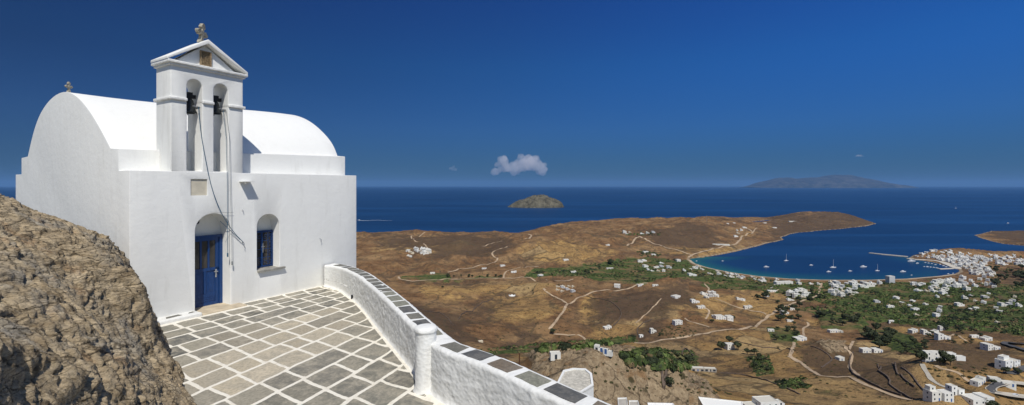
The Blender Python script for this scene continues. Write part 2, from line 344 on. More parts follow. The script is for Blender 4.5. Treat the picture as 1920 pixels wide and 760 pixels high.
# paint zones (ground cover), given as outlines on the ground
def proj_y(z, D): return HY + F * (H - z) / D
PYb = proj_y(base, DG)
wpx = fbm(XG / 60, YG / 60, 9.2, 4) * 22; wpy = fbm(XG / 60, YG / 60, 4.4, 4) * 9
def zone(polys, soft=5, yk=2.2):
    out = np.zeros(XG.shape)
    for P in polys:
        P = np.array(P, float); x0, x1 = P[:, 0].min() - 40, P[:, 0].max() + 40; y0, y1 = P[:, 1].min() - 20, P[:, 1].max() + 20
        m = (PXG > x0) & (PXG < x1) & (PYb > y0) & (PYb < y1)
        sd = poly_sd([(p[0], p[1] * yk) for p in P], (PXG + wpx)[m], (PYb + wpy)[m] * yk)
        out[m] = np.maximum(out[m], sstep(-soft, soft, sd))
    return out
GREEN = [[(985, 520), (1010, 507), (1060, 499), (1130, 495), (1180, 486), (1290, 488), (1330, 503), (1400, 522), (1440, 545), (1380, 545), (1330, 535), (1290, 520), (1250, 520), (1200, 530), (1130, 522), (1060, 516)],
    [(1400, 522), (1480, 528), (1600, 528), (1760, 524), (1840, 535), (1960, 530), (1960, 632), (1850, 620), (1700, 606), (1600, 596), (1500, 580), (1560, 572), (1480, 552), (1400, 540)],
    [(752, 519), (835, 516), (845, 523), (760, 526)], [(850, 519), (940, 517), (940, 521), (850, 523)], [(900, 658), (980, 648), (1100, 638), (1190, 630), (1196, 640), (1120, 650), (1060, 653), (930, 663)],
    [(1165, 665), (1230, 655), (1300, 660), (1310, 690), (1240, 692), (1180, 682)], [(1400, 672), (1440, 668), (1450, 700), (1420, 705)], [(1450, 715), (1510, 710), (1520, 725), (1470, 730)], [(1530, 585), (1610, 590), (1630, 615), (1540, 618)], [(1440, 610), (1500, 618), (1500, 650), (1450, 640)],
    [(1620, 610), (1680, 620), (1730, 645), (1740, 665), (1680, 660), (1630, 640)], [(1525, 730), (1580, 735), (1570, 745), (1530, 742)]]
GOLD = [[(905, 562), (1010, 545), (1055, 578), (1010, 602), (930, 592)], [(780, 535), (1000, 528), (1040, 540), (900, 555), (800, 560)], [(1096, 560), (1112, 552), (1120, 585), (1150, 615), (1190, 600), (1210, 606), (1200, 628), (1120, 640), (1100, 600)],
    [(1150, 640), (1260, 645), (1400, 618), (1480, 600), (1500, 640), (1560, 640), (1700, 640), (1980, 640), (1980, 790), (1400, 790), (1330, 740), (1270, 700), (1160, 665)], [(900, 668), (1100, 655), (1170, 650), (1180, 668), (1080, 672), (950, 680)],
    [(1375, 548), (1490, 552), (1500, 575), (1440, 600), (1385, 578)], [(1515, 600), (1560, 590), (1655, 588), (1650, 603), (1580, 612), (1520, 612)], [(1630, 602), (1720, 606), (1715, 628), (1640, 632)], [(1080, 500), (1000, 490), (980, 470), (1060, 455), (1150, 480)],
    [(1260, 470), (1310, 462), (1380, 455), (1400, 440), (1380, 470), (1300, 480)], [(1780, 640), (1800, 640), (1820, 610), (1780, 575), (1760, 580)], [(700, 470), (800, 463), (870, 460), (860, 470), (760, 478)], [(1205, 585), (1260, 565), (1290, 575), (1270, 595), (1220, 600)], [(1310, 545), (1375, 560), (1370, 600), (1320, 600), (1290, 570)]]
ROCK = [[(980, 665), (1130, 655), (1240, 662), (1290, 690), (1345, 745), (1400, 800), (900, 800), (1000, 700)], [(1535, 640), (1575, 635), (1590, 660), (1550, 668)]]
SCRUB = [[(1110, 560), (1200, 545), (1260, 552), (1240, 580), (1170, 600), (1125, 590)], [(1340, 430), (1290, 420), (1200, 440), (1230, 460), (1330, 465)], [(700, 445), (960, 445), (950, 470), (860, 490), (720, 460)], [(1200, 640), (1215, 560), (1270, 528), (1330, 545), (1310, 560)],
    [(670, 545), (760, 560), (860, 590), (900, 640), (800, 640), (700, 600)], [(1515, 640), (1600, 640), (1650, 700), (1560, 705), (1510, 690)], [(1590, 660), (1690, 670), (1740, 745), (1660, 735), (1600, 700)], [(1760, 650), (1880, 650), (1880, 700), (1780, 690)], [(1440, 400), (1640, 400), (1640, 440), (1460, 450)], [(1820, 430), (1960, 430), (1960, 470)], [(1890, 505), (1960, 495), (1960, 530), (1895, 525)]]
zg = zone(GREEN, 7); zo = zone(GOLD, 24); zr = zone(ROCK, 10); zs = zone(SCRUB, 26)
big = fbm(XG / 170, YG / 170, 1.3, 5); 
amp = np.clip(DG * .016, .05, 17) * (1 - .85 * zg) * sstep(0, 70, SD)
Z = base + big * amp + fbm(XG / 38, YG / 38, 7.7, 4) * np.clip(DG * .004, .03, 2.6) * (1 - .9 * zg)
rk = fbm(XG / 26, YG / 26, 2.2, 4, .5, ridge=True)
Z += zr * sstep(60, 130, DG) * (np.clip(rk, -.6, .6) * 9 + fbm(XG / 6, YG / 6, 5., 4, .55) * 1.8)
hil = fbm(XG / 420 + 3, YG / 420, 21., 3, .5, ridge=True); Z += (hil - .12) * np.clip((DG - 800) * .05, 0, 46) * (1 - zg) * sstep(30, 220, SD) * (1 - .75 * sstep(1750, 2000, DG))
# valleys of small gullies cutting into the slopes
gul = fbm(XG / 120, YG / 120, 12.5, 4, ridge=True); zs = np.clip(zs + sstep(.16, .32, gul) * .55 + sstep(.0, -.35, big) * .4 - .1, 0, 1.3); Z -= np.clip(gul - .22, 0, 1) * np.clip(DG * .02, 0, 22) * (1 - zg) * sstep(500, 700, DG) * sstep(20, 160, SD)
slope = np.where((PXG > 1292) & (DG < 1460), .035, .40) + (DG < 900) * .5
Z = np.maximum(Z, 1.2); cap = SD * slope
Z = np.where(SD > 0, np.minimum(Z, cap + .02), np.maximum(cap * .6, -14))
PY = proj_y(Z, DG)
runmin = np.minimum.accumulate(PY, axis=0)
def gz(X, Y):
    X = float(X); Y = max(float(Y), 5.01); a = X / Y
    fi = np.interp(a, aa, np.arange(len(aa))); fj = np.interp(math.log(Y), np.log(DD), np.arange(len(DD)))
    i = min(int(fi), len(aa) - 2); j = min(int(fj), len(DD) - 2); u = fi - i; v = fj - j
    return float((Z[j, i] * (1 - u) + Z[j, i + 1] * u) * (1 - v) + (Z[j + 1, i] * (1 - u) + Z[j + 1, i + 1] * u) * v)
def ground(px, py):
    """the point of ground seen at a place of the photograph"""
    a = (px - CX) / F; fi = np.interp(a, aa, np.arange(len(aa))); i = int(round(fi)); col = runmin[:, i]
    k = int(np.argmax(col <= py)) if (col <= py).any() else int(np.argmin(col))
    if k > 0 and PY[k - 1, i] > PY[k, i]:
        t = np.clip((PY[k - 1, i] - py) / (PY[k - 1, i] - PY[k, i]), 0, 1); D = DD[k - 1] + (DD[k] - DD[k - 1]) * t
    else: D = DD[k]
    X = a * D; return Vector((X, D, gz(X, D)))
def m_terrain():
    m, nt, b = newmat('dry_hillside', .95, .08); tc = coords(nt)
    z = N(nt, 'ShaderNodeAttribute', attribute_name='zones'); sp = N(nt, 'ShaderNodeSeparateColor'); nt.links.new(z.outputs['Color'], sp.inputs[0])
    al = z.outputs['Alpha']
    g, o, r = sp.outputs
    n1 = noise(nt, tc, .012, 8, .62); n2 = noise(nt, tc, .06, 8, .7, .4); n3 = noise(nt, tc, .35, 6, .7); n4 = noise(nt, tc, .14, 5, .65)
    brown = mixc(nt, ramp(nt, n2, [(.36, 0), (.62, 1)]), (.125, .066, .033), (.265, .15, .070))
    brown = mixc(nt, ramp(nt, n1, [(.45, 0), (.62, .6)]), brown, (.36, .235, .115))
    gold = mixc(nt, ramp(nt, n2, [(.38, 0), (.62, 1)]), (.32, .185, .068), (.52, .335, .125))
    gold = mixc(nt, ramp(nt, n4, [(.54, 0), (.66, .6)]), gold, (.20, .115, .055))
    n5 = noise(nt, tc, .018, 9, .7, .8)
    vf = N(nt, 'ShaderNodeTexVoronoi', feature='F1'); vf.inputs['Scale'].default_value = .013; wf = N(nt, 'ShaderNodeVectorMath', operation='MULTIPLY_ADD'); nf = N(nt, 'ShaderNodeTexNoise'); nf.inputs['Scale'].default_value = .02; nf.inputs['Detail'].default_value = 6
    nt.links.new(tc, nf.inputs['Vector']); nt.links.new(nf.outputs['Color'], wf.inputs[0]); wf.inputs[1].default_value = (50, 50, 0); nt.links.new(coords(nt, 'Object', (.7, 1, 0)), wf.inputs[2]); nt.links.new(wf.outputs[0], vf.inputs['Vector'])
    sf = N(nt, 'ShaderNodeSeparateColor'); nt.links.new(vf.outputs['Color'], sf.inputs[0])
    gold = mixc(nt, math_(nt, 'MULTIPLY', sf.outputs[0], .75), gold, mixc(nt, n2, (.22, .13, .06), (.36, .225, .095)))
    gold = mixc(nt, ramp(nt, sf.outputs[1], [(.6, 0), (.9, .5)]), gold, (.52, .38, .19))
    ve = N(nt, 'ShaderNodeTexVoronoi', feature='DISTANCE_TO_EDGE'); ve.inputs['Scale'].default_value = .013; nt.links.new(wf.outputs[0], ve.inputs['Vector'])
    o = math_(nt, 'ADD', o, .12)
    fo = ramp(nt, math_(nt, 'ADD', o, math_(nt, 'MULTIPLY', math_(nt, 'SUBTRACT', n5, .5), 3.0)), [(.3, 0), (.85, 1)])
    cgd = mixc(nt, fo, brown, gold)
    n6 = noise(nt, tc, .025, 9, .72, .6)
    fs = ramp(nt, math_(nt, 'ADD', al, math_(nt, 'MULTIPLY', math_(nt, 'SUBTRACT', n6, .5), 3.2)), [(.35, 0), (.95, .85)])
    cgd = mixc(nt, fs, cgd, mixc(nt, n3, (.06, .041, .028), (.13, .086, .054)))
    rock = mixc(nt, ramp(nt, n3, [(.35, 0), (.65, 1)]), (.23, .165, .10), (.44, .335, .21))
    vc = N(nt, 'ShaderNodeTexVoronoi', feature='DISTANCE_TO_EDGE'); vc.inputs['Scale'].default_value = .10
    wv = N(nt, 'ShaderNodeVectorMath', operation='MULTIPLY_ADD'); nc = N(nt, 'ShaderNodeTexNoise'); nc.inputs['Scale'].default_value = .09; nc.inputs['Detail'].default_value = 5; nt.links.new(tc, nc.inputs['Vector']); nt.links.new(nc.outputs['Color'], wv.inputs[0]); wv.inputs[1].default_value = (14, 14, 14); nt.links.new(tc, wv.inputs[2]); nt.links.new(wv.outputs[0], vc.inputs['Vector'])
    rock = mixc(nt, ramp(nt, math_(nt, 'ADD', vc.outputs['Distance'], math_(nt, 'MULTIPLY', n4, .12)), [(.05, .9), (.10, 0)]), rock, (.06, .045, .03))
    rock = mixc(nt, ramp(nt, n4, [(.55, 0), (.66, .7)]), rock, (.24, .135, .06))
    cgd = mixc(nt, ramp(nt, math_(nt, 'ADD', r, math_(nt, 'MULTIPLY', math_(nt, 'SUBTRACT', n2, .5), 1.0)), [(.35, 0), (.6, 1)]), cgd, rock)
    green = mixc(nt, ramp(nt, n4, [(.38, 0), (.6, 1)]), (.035, .055, .018), (.115, .145, .042))
    green = mixc(nt, ramp(nt, noise(nt, coords(nt, 'Object', (.5, 1, 1)), .03, 5, .6), [(.50, 0), (.60, .85)]), green, (.24, .155, .075))
    cgd = mixc(nt, ramp(nt, math_(nt, 'ADD', g, math_(nt, 'MULTIPLY', math_(nt, 'SUBTRACT', n2, .5), 1.2)), [(.4, 0), (.55, 1)]), cgd, green)
    edge_ = ramp(nt, math_(nt, 'ADD', ve.outputs['Distance'], math_(nt, 'MULTIPLY', math_(nt, 'SUBTRACT', n3, .5), .03)), [(.008, .75), (.022, 0)])
    cgd = mixc(nt, edge_, cgd, mixc(nt, n3, (.05, .045, .025), (.16, .11, .065)))
    # low scrub dots
    v = N(nt, 'ShaderNodeTexVoronoi', feature='F1'); v.inputs['Scale'].default_value = .16; nt.links.new(tc, v.inputs['Vector'])
    dots = ramp(nt, math_(nt, 'ADD', v.outputs['Distance'], math_(nt, 'MULTIPLY', n2, .9)), [(.60, .85), (.70, 0)])
    v2 = N(nt, 'ShaderNodeTexVoronoi', feature='F1'); v2.inputs['Scale'].default_value = .38; nt.links.new(tc, v2.inputs['Vector']); cgd = mixc(nt, ramp(nt, math_(nt, 'ADD', v2.outputs['Distance'], math_(nt, 'MULTIPLY', n1, .8)), [(.56, .6), (.66, 0)]), cgd, (.07, .055, .03))
    cgd = mixc(nt, dots, cgd, (.055, .05, .025))
    # pale rim of bare rock at the water
    sh = N(nt, 'ShaderNodeAttribute', attribute_name='shore').outputs['Fac']
    cgd = mixc(nt, ramp(nt, math_(nt, 'ADD', sh, math_(nt, 'MULTIPLY', n4, .5)), [(.85, 0), (1.1, .7)]), cgd, (.34, .28, .20))
    nt.links.new(cgd, b.inputs['Base Color'])
    p = bump(nt, None, n2, .9, 7.0); p = bump(nt, None, n3, .7, 1.2, p); bump(nt, b, noise(nt, tc, 2.5, 5, .7), .5, .12, p)
    return m
zones = np.stack([zg, zo, zr, zs], -1).reshape(-1, 4)
shore = np.where(SD > 0, 1 - np.clip(SD / 20, 0, 1), 0) * (DG > 1100)
me = npmesh('hillside', np.stack([XG, YG, Z], -1).reshape(-1, 3), grid_faces(len(DD), len(aa)), m_terrain(), True, {'zones': zones, 'shore': shore.ravel()})
tag(link('ground', me), kind='structure')
# ------------------------------------------------------------------ sea
def m_sea():
    m, nt, b = newmat('deep_sea', .42, .16); b.inputs['IOR'].default_value = 1.33
    tc = coords(nt); s = N(nt, 'ShaderNodeAttribute', attribute_name='shallow').outputs['Fac']
    n1 = noise(nt, coords(nt, 'Object', (.4, 1, 1)), .0011, 6, .6)
    c0 = mixc(nt, ramp(nt, n1, [(.35, 0), (.7, 1)]), SEA_A, SEA_B)
    n9 = noise(nt, coords(nt, 'Object', (.10, 1, 1), (0, 0, .12)), .0022, 7, .62); c0 = mixc(nt, ramp(nt, n9, [(.48, 0), (.66, .55)]), c0, [x * 1.7 for x in SEA_B])
    c1 = mixc(nt, ramp(nt, s, [(0, 0), (.6, .55), (.92, 1)]), c0, (.016, .105, .11)); c1 = mixc(nt, ramp(nt, s, [(.95, 0), (1, .7)]), c1, (.10, .17, .13))
    nt.links.new(c1, b.inputs['Base Color'])
    bump(nt, b, noise(nt, coords(nt, 'Object', (.6, 1, 1)), .05, 6, .65), .35, 1.2); return m
ps = np.linspace(-1400, 3400, 620); ds = np.exp(np.linspace(math.log(850), math.log(150000), 420))
ds[:200] = np.exp(np.linspace(math.log(850), math.log(5200), 200)); ds[200:] = np.exp(np.linspace(math.log(5250), math.log(150000), 220))
PS, DS = np.meshgrid(ps, ds); XS = (PS - CX) / F * DS
sds = np.full(PS.shape, -1e4); mm = DS < 2500; sds[mm] = np.minimum(poly_sd(LAND, XS[mm], DS[mm]), 0)
shal = np.clip(1 + sds / 95, 0, 1) * (PS > 1290) * (PS < 1760) * (DS < 1480)
shal = shal * (.35 + .65 * sstep(1640, 1380, PS))
me = npmesh('sea_surface', np.stack([XS, DS, np.zeros_like(XS)], -1).reshape(-1, 3), grid_faces(len(ds), len(ps)), m_sea(), True, {'shallow': shal.ravel()})
tag(link('sea', me), kind='structure')
# haze
if HAZE > 0:
    mb = MB(); mb.box(-470000, 470000, -3000, 153000, -16, 1500)
    m = bpy.data.materials.new('haze_air'); m.use_nodes = True; nt = m.node_tree; nt.nodes.clear()
    o = N(nt, 'ShaderNodeOutputMaterial'); v = N(nt, 'ShaderNodeVolumePrincipled'); v.inputs['Density'].default_value = HAZE; v.inputs['Color'].default_value = HAZE_C
    nt.links.new(v.outputs[0], o.inputs['Volume'])
    tag(mb.build('haze', m), kind='stuff')
# ------------------------------------------------------------------ islands
def island(name, px0, px1, pyb, prof, D, depth, mat, label, cat, nn, rough):
    """a rugged island: silhouette heights along its length, rounded across"""
    nx, ny = 260, 70; u = np.linspace(0, 1, nx); v = np.linspace(-1, 1, ny); U, V = np.meshgrid(u, v)
    x0 = (px0 - CX) / F * D; x1 = (px1 - CX) / F * D
    hp = np.interp(CX + F * (x0 + (x1 - x0) * u) / D, [p[0] for p in prof], [H + (HY - p[1]) / F * D for p in prof])
    hp = hp * (1 + .10 * noise3(u * 22, u * 0 + 2.2, 5.) + .06 * noise3(u * 60, u * 0 + 2.2, 9.))
    env = np.clip(1 - V ** 2, 0, 1) ** .55
    e = np.sqrt(np.clip(np.minimum(U, 1 - U) * 14, 0, 1))
    Yb = V * depth * (.35 + .65 * np.sin(np.pi * np.clip(U, .02, .98)) ** .5)
    nz = fbm(U * nn, V * nn * .5, 1.7, 6, .58, ridge=True) - .2
    zz = hp[None] * env * (1 + rough * nz * (1 - env * .75)) - (1 - e) * 0.02 * D * 0 - 8
    X = x0 + (x1 - x0) * U + fbm(U * nn, V * 3, 8.8, 3) * (x1 - x0) * .01
    o = link(name, npmesh(name, np.stack([X - (x0 + x1) / 2, Yb, zz], -1).reshape(-1, 3), grid_faces(ny, nx), mat), None, ((x0 + x1) / 2 * (D + depth * .7) / D, D + depth * .7, 0))
    return tag(o, label, cat, None, 'structure')
def m_isl(name, a, b_, s):
    m, nt, b = newmat(name, .95, .05); tc = coords(nt); n = noise(nt, tc, s, 8, .68); n2 = noise(nt, tc, s * 5, 5, .7)
    c = mixc(nt, ramp(nt, n, [(.38, 0), (.62, 1)]), a, b_); c = mixc(nt, ramp(nt, n2, [(.5, 0), (.68, .6)]), c, [x * 1.6 for x in b_])
    nt.links.new(c, b.inputs['Base Color']); bump(nt, b, n, .7, .25 / s); return m
island('small_island', 950, 1058, 389, [(950, 388), (958, 383), (968, 378), (985, 373), (1000, 368.5), (1012, 366.5), (1022, 367), (1035, 372), (1048, 376), (1055, 381), (1058, 388)], 4750, 260, m_isl('islet_rock', (.055, .05, .036), (.15, .135, .095), .016), None, None, 9, 1.0)
island('distant_island', 1395, 1700, 352, [(1395, 351), (1412, 347), (1430, 340), (1445, 337), (1465, 333), (1478, 335), (1500, 334.5), (1520, 333), (1540, 334), (1552, 330), (1568, 326.5), (1582, 328.5), (1595, 333), (1615, 335), (1640, 341), (1660, 345), (1690, 347), (1700, 351)], 42000, 4000, m_isl('far_island_rock', (.02, .025, .03), (.09, .085, .08), .0012), None, None, 11, .5)
# ------------------------------------------------------------------ church (local frame: x along the front wall, y into the building, z up from the terrace)
CH = Vector((-8.83, 10.55, TZ)); CRZ = math.atan2(.862, .506); U2 = (.506, .862); W2 = (-.862, .506)
def chw(t, d): return (CH.x + U2[0] * t + W2[0] * d, CH.y + U2[1] * t + W2[1] * d)
def solidify(name, mb, mats, cutters=(), bev=.03, parent=None, seg=3, angle=35):
    """apply boolean cutters and a soft bevel, return one clean mesh object"""
    o = mb.build('tmp', mats); bm = bmesh.new(); bm.from_mesh(o.data); bmesh.ops.remove_doubles(bm, verts=bm.verts, dist=1e-5); bmesh.ops.recalc_face_normals(bm, faces=bm.faces); bm.to_mesh(o.data); bm.free()
    cs = []
    for cmb in cutters:
        q = cmb.build('cut', mats); bm = bmesh.new(); bm.from_mesh(q.data); bmesh.ops.remove_doubles(bm, verts=bm.verts, dist=1e-5); bmesh.ops.recalc_face_normals(bm, faces=bm.faces); bm.to_mesh(q.data); bm.free()
        md = o.modifiers.new('b', 'BOOLEAN'); md.operation = 'DIFFERENCE'; md.object = q; md.solver = 'EXACT'; cs.append(q)
    if bev:
        b = o.modifiers.new('v', 'BEVEL'); b.width = bev; b.segments = seg; b.limit_method = 'ANGLE'; b.angle_limit = math.radians(angle); b.harden_normals = False
    dg = bpy.context.evaluated_depsgraph_get(); me = bpy.data.meshes.new_from_object(o.evaluated_get(dg)); me.name = name
    for q in cs + [o]: bpy.data.objects.remove(q)
    me.polygons.foreach_set("use_smooth", np.ones(len(me.polygons), dtype=bool)); me.update()
    r = link(name, me, parent)
    me.set_sharp_from_angle(angle=math.radians(50))
    return r
def arch(x0, x1, z0, zs, n=14, k=1.0):
    c0 = (x0 + x1) / 2; r = (x1 - x0) / 2
    return [(x0, z0), (x1, z0)] + [(c0 + r * math.cos(math.pi * i / n), zs + r * k * math.sin(math.pi * i / n)) for i in range(n + 1)]
church = empty('church', CH, CRZ)
tag(church, 'whitewashed chapel with barrel vault, twin-arched belfry and blue door beside the terrace', 'church')
W = 3.65; LEN = 6.55; DEP = 8.4
door_cut = MB(); door_cut.prism(arch(1.37, 2.25, -.02, 2.12), -.3, .54)
win_cut = MB(); win_cut.prism(arch(2.98, 3.665, .86, 2.12), -.3, .44)
plq_cut = MB(); plq_cut.box(1.275, 1.665, -.3, .055, 3.04, 3.46)
LP = [(1.05, 4.2), (1.3, 4.42), (1.6, 4.66), (1.92, 4.92), (2.4, 5.27), (2.97, 5.60), (3.6, 5.86), (4.25, 5.96), (4.96, 5.87), (5.5, 5.72), (6.03, 5.5), (6.4, 5.22), (6.65, 4.95), (6.95, 4.6), (7.2, 4.2)]
RP = [(1.0, 4.38), (1.12, 4.66), (1.32, 4.9), (1.56, 5.12), (1.98, 5.43), (2.45, 5.72), (2.93, 5.93), (3.6, 6.12), (4.2, 6.19), (4.9, 6.12), (5.5, 5.92), (6.0, 5.65), (6.5, 5.25), (6.9, 4.8), (7.3, 4.38)]
def smooth_prof(P, n=48):
    t = np.linspace(0, 1, len(P)); s = np.linspace(0, 1, n); a = np.array(P); x = np.interp(s, t, a[:, 0]); z = np.interp(s, t, a[:, 1])
    for _ in range(14):
        x[1:-1] = (x[:-2] + 2 * x[1:-1] + x[2:]) / 4; z[1:-1] = (z[:-2] + 2 * z[1:-1] + z[2:]) / 4
    return x, z
lx, lz = smooth_prof(LP); rx, rz_ = smooth_prof(RP)
vb = MB(); nt_ = 14; n = 48; vs = []
for i in range(nt_ + 1):
    f = i / nt_; g = sstep(.1, 1, f); xx = LEN * f; zk = 4.17 + .17 * f
    ring = [(0, -.6), (0, W), (.59, W), (.59, zk)] + [(lx[k] * (1 - g) + rx[k] * g, max(lz[k] * (1 - g) + rz_[k] * g, zk + .002)) for k in range(n)] + [(7.81, zk), (7.81, W), (DEP, W), (DEP, -.6)]
    vs += [(xx, y, z) for y, z in ring]
q = n + 8
vb.add(vs, [(i * q + k, i * q + (k + 1) % q, (i + 1) * q + (k + 1) % q, (i + 1) * q + k) for i in range(nt_) for k in range(q)], 0, True)
vb.add(vs[:q], [tuple(range(q))]); vb.add(vs[-q:], [tuple(range(q - 1, -1, -1))])
wo = solidify('walls', vb, M['wash'], [door_cut, win_cut, plq_cut], .04, church)
# the vault surface becomes a part of its own, edge to edge with the walls
bm = bmesh.new(); bm.from_mesh(wo.data); rf_ = [f for f in bm.faces if f.calc_center_median().z > 4.24 and 1.0 < f.calc_center_median().y < 7.36 and abs(f.normal.x) < .6]
bm2 = bm.copy(); ks = {f.index for f in rf_}
bmesh.ops.delete(bm, geom=[f for f in bm.faces if f.index in ks], context='FACES'); bm2.faces.ensure_lookup_table(); bmesh.ops.delete(bm2, geom=[f for f in bm2.faces if f.index not in ks], context='FACES')
bm.to_mesh(wo.data); rme = bpy.data.meshes.new('vaulted_roof'); bm2.to_mesh(rme); rme.materials.append(M['wash_clean']); bm.free(); bm2.free(); link('vaulted_roof', rme, church)
# belfry
B0, B1, BD = .83, 2.59, .78
bf = MB(); bf.box(B0, B1, .004, BD, W - .12, 6.34)
c1 = MB(); c1.prism(arch(1.19, 1.545, W + .02, 5.84), -.4, 1.3)
c2 = MB(); c2.prism(arch(1.825, 2.19, W + .02, 5.84), -.4, 1.3)
bel = empty('belfry'); bel.parent = church
solidify('belfry_walls', bf, M['wash'], [c1, c2], .025, bel)
pd = MB(); apx = 1.66
pd.prism([(B0 + .06, 6.36), (B1 - .06, 6.36), (apx, 7.0)], .10, BD - .1)
solidify('pediment', pd, M['wash'], (), .02, bel)
def slanted(mb, p0, p1, th, y0, y1):
    d = Vector((p1[0] - p0[0], 0, p1[1] - p0[1])).normalized(); nn = Vector((-d.z, 0, d.x)) * th
    mb.prism([p0, p1, (p1[0] + nn.x, p1[1] + nn.z), (p0[0] + nn.x, p0[1] + nn.z)], y0, y1)
ck = MB(); ck.box(B0 - .09, B1 + .09, -.09, BD + .06, 6.335, 6.405); ck.box(B0 - .045, B1 + .045, -.045, BD + .03, 6.28, 6.345)
solidify('cornice', ck, M['wash_rough'], (), .014, bel)
cr = MB(); cr.prism([(B0 - .1, 6.40), (apx, 7.0), (B1 + .1, 6.40), (B1 + .1, 6.47), (apx, 7.12), (B0 - .1, 6.47)], -.07, BD + .05)
solidify('gable_coping', cr, M['wash'], (), .014, bel)
sc_ = MB()
for x0, x1 in ((B0 - .05, 1.19), (1.545, 1.825), (2.19, B1 + .05)):
    ya, yb = -.045, BD + .04
    sc_.box(x0, x1, ya, yb, 5.43, 5.505)
solidify('string_course', sc_, M['wash_rough'], (), .018, bel)
rf = MB(); x0, x1, z0, z1 = 1.525, 1.79, 6.43, 6.82
for a, b_, c_, d_ in ((x0, x1, z1 - .025, z1), (x0, x1, z0, z0 + .025), (x0, x0 + .025, z0 + .025, z1 - .025), (x1 - .025, x1, z0 + .025, z1 - .025)): rf.box(a, b_, .04, .12, c_, d_)
rf.box(x0 + .02, x1 - .02, .075, .12, z0 + .02, z1 - .02)
for i in range(11):
    for j in range(15):
        if random.random() < .8:
            cx_ = x0 + .035 + i * .0195; cz_ = z0 + .04 + j * .0225; s_ = random.uniform(.005, .011)
            rf.box(cx_ - s_, cx_ + s_, .055 + random.uniform(0, .012), .08, cz_ - s_, cz_ + s_)
M['relief'] = plain('carved_stone', (.30, .22, .13), .9, nscale=40, namp=.6)
rf.build('carved_plaque', M['relief'], bel)
M['oldstone'] = plain('lichen_stone', (.36, .33, .26), .9, nscale=16, namp=.45)
def trefoil(h, name, parent, loc, mat, tilt=0):
    mb = MB(); s = h / .42
    def disc(x, z, r): mb.prism([(x + r * math.cos(2 * math.pi * k / 14), z + r * math.sin(2 * math.pi * k / 14)) for k in range(14)], -.035 * s, .035 * s)
    mb.box(-.03 * s, .03 * s, -.0345 * s, .0345 * s, 0, .34 * s); mb.box(-.12 * s, .12 * s, -.034 * s, .034 * s, .17 * s, .235 * s)
    for x, z, r in ((0, .375, .045), (-.035, .335, .032), (.035, .335, .032), (-.135, .20, .042), (-.10, .235, .03), (-.10, .165, .03), (.135, .20, .042), (.10, .235, .03), (.10, .165, .03), (0, .2, .06)): disc(x * s, z * s, r * s)
    mb.prism([(-.07 * s, -.03), (.07 * s, -.03), (.035 * s, .07 * s), (-.035 * s, .07 * s)], -.04 * s, .04 * s)
    o = mb.build(name, mat, parent, loc); o.rotation_euler = (0, tilt, math.radians(35)); return o
trefoil(.52, 'stone_cross', bel, (apx - .02, BD / 2 - .1, 7.1), M['oldstone'], math.radians(9))
trefoil(.26, 'gable_finial', church, (.14, 4.28, 5.95), M['oldstone'], 0)
pq = MB(); pq.box(1.28, 1.66, .03, .08, 3.045, 3.455); pq.build('inset_plaque', plain('beige_marble', (.60, .55, .44), .6, nscale=5, namp=.12), church)
# door
door = empty('door', (1.37, .40, 0)); door.parent = church   # x from 0 to .88
d = MB(); d.box(-.004, .07, 0, .1, .02, 1.95); d.box(.80, .885, 0, .1, .02, 1.95); d.box(.07, .80, 0, .1, 1.88, 1.95); d.build('frame', M['blue'], door)
lf = MB(); x0, x1 = .07, .80
lf.box(x0, x1, .035, .075, .04, .12); lf.box(x0, x1, .035, .075, .98, 1.06); lf.box(x0, x1, .035, .075, 1.80, 1.88); lf.box(x0, x0 + .09, .035, .075, .12, 1.80); lf.box(x1 - .09, x1, .035, .075, .12, 1.80)
lf.box(x0 + .09, x1 - .09, .045, .07, .30, .36); lf.box(x0 + .35, x0 + .40, .0351, .0749, .36, .98)
for a in (x0 + .2525, x0 + .4455): lf.box(a, a + .045, .037, .073, 1.06, 1.80)
lf.box(x0 + .09, x1 - .09, .055, .07, .12, .98)
for (a, b_) in ((x0 + .13, x0 + .31), (x0 + .44, x1 - .13)): lf.box(a, b_, .047, .056, .42, .92); lf.box(a + .03, b_ - .03, .041, .048, .46, .88)
for zz in (.16, .215, .265): lf.box(x0 + .10, x1 - .10, .046, .056, zz, zz + .03)
lf.build('leaf', M['blue'], door)
M['glassd'], _nt, _b = newmat('dusty_glass', .12, .5); _b.inputs['Base Color'].default_value = (.05, .045, .04, 1)
for a, b_ in ((x0 + .09, x0 + .2525), (x0 + .2975, x0 + .4455), (x0 + .4905, x1 - .09)):
    g = MB(); g.box(a, b_, .055, .062, 1.06, 1.80); g.build('glass_pane', M['glassd'], door)
h = MB(); h.box(.70, .735, .02, .034, .78, 1.0); h.box(.66, .76, -.01, .02, .93, .945); h.tube([(.7175, .03, .86), (.7175, -.005, .86)], .012, 8); h.box(.705, .73, -.01, .03, .925, .95)
h.build('handle', M['metal'], door)
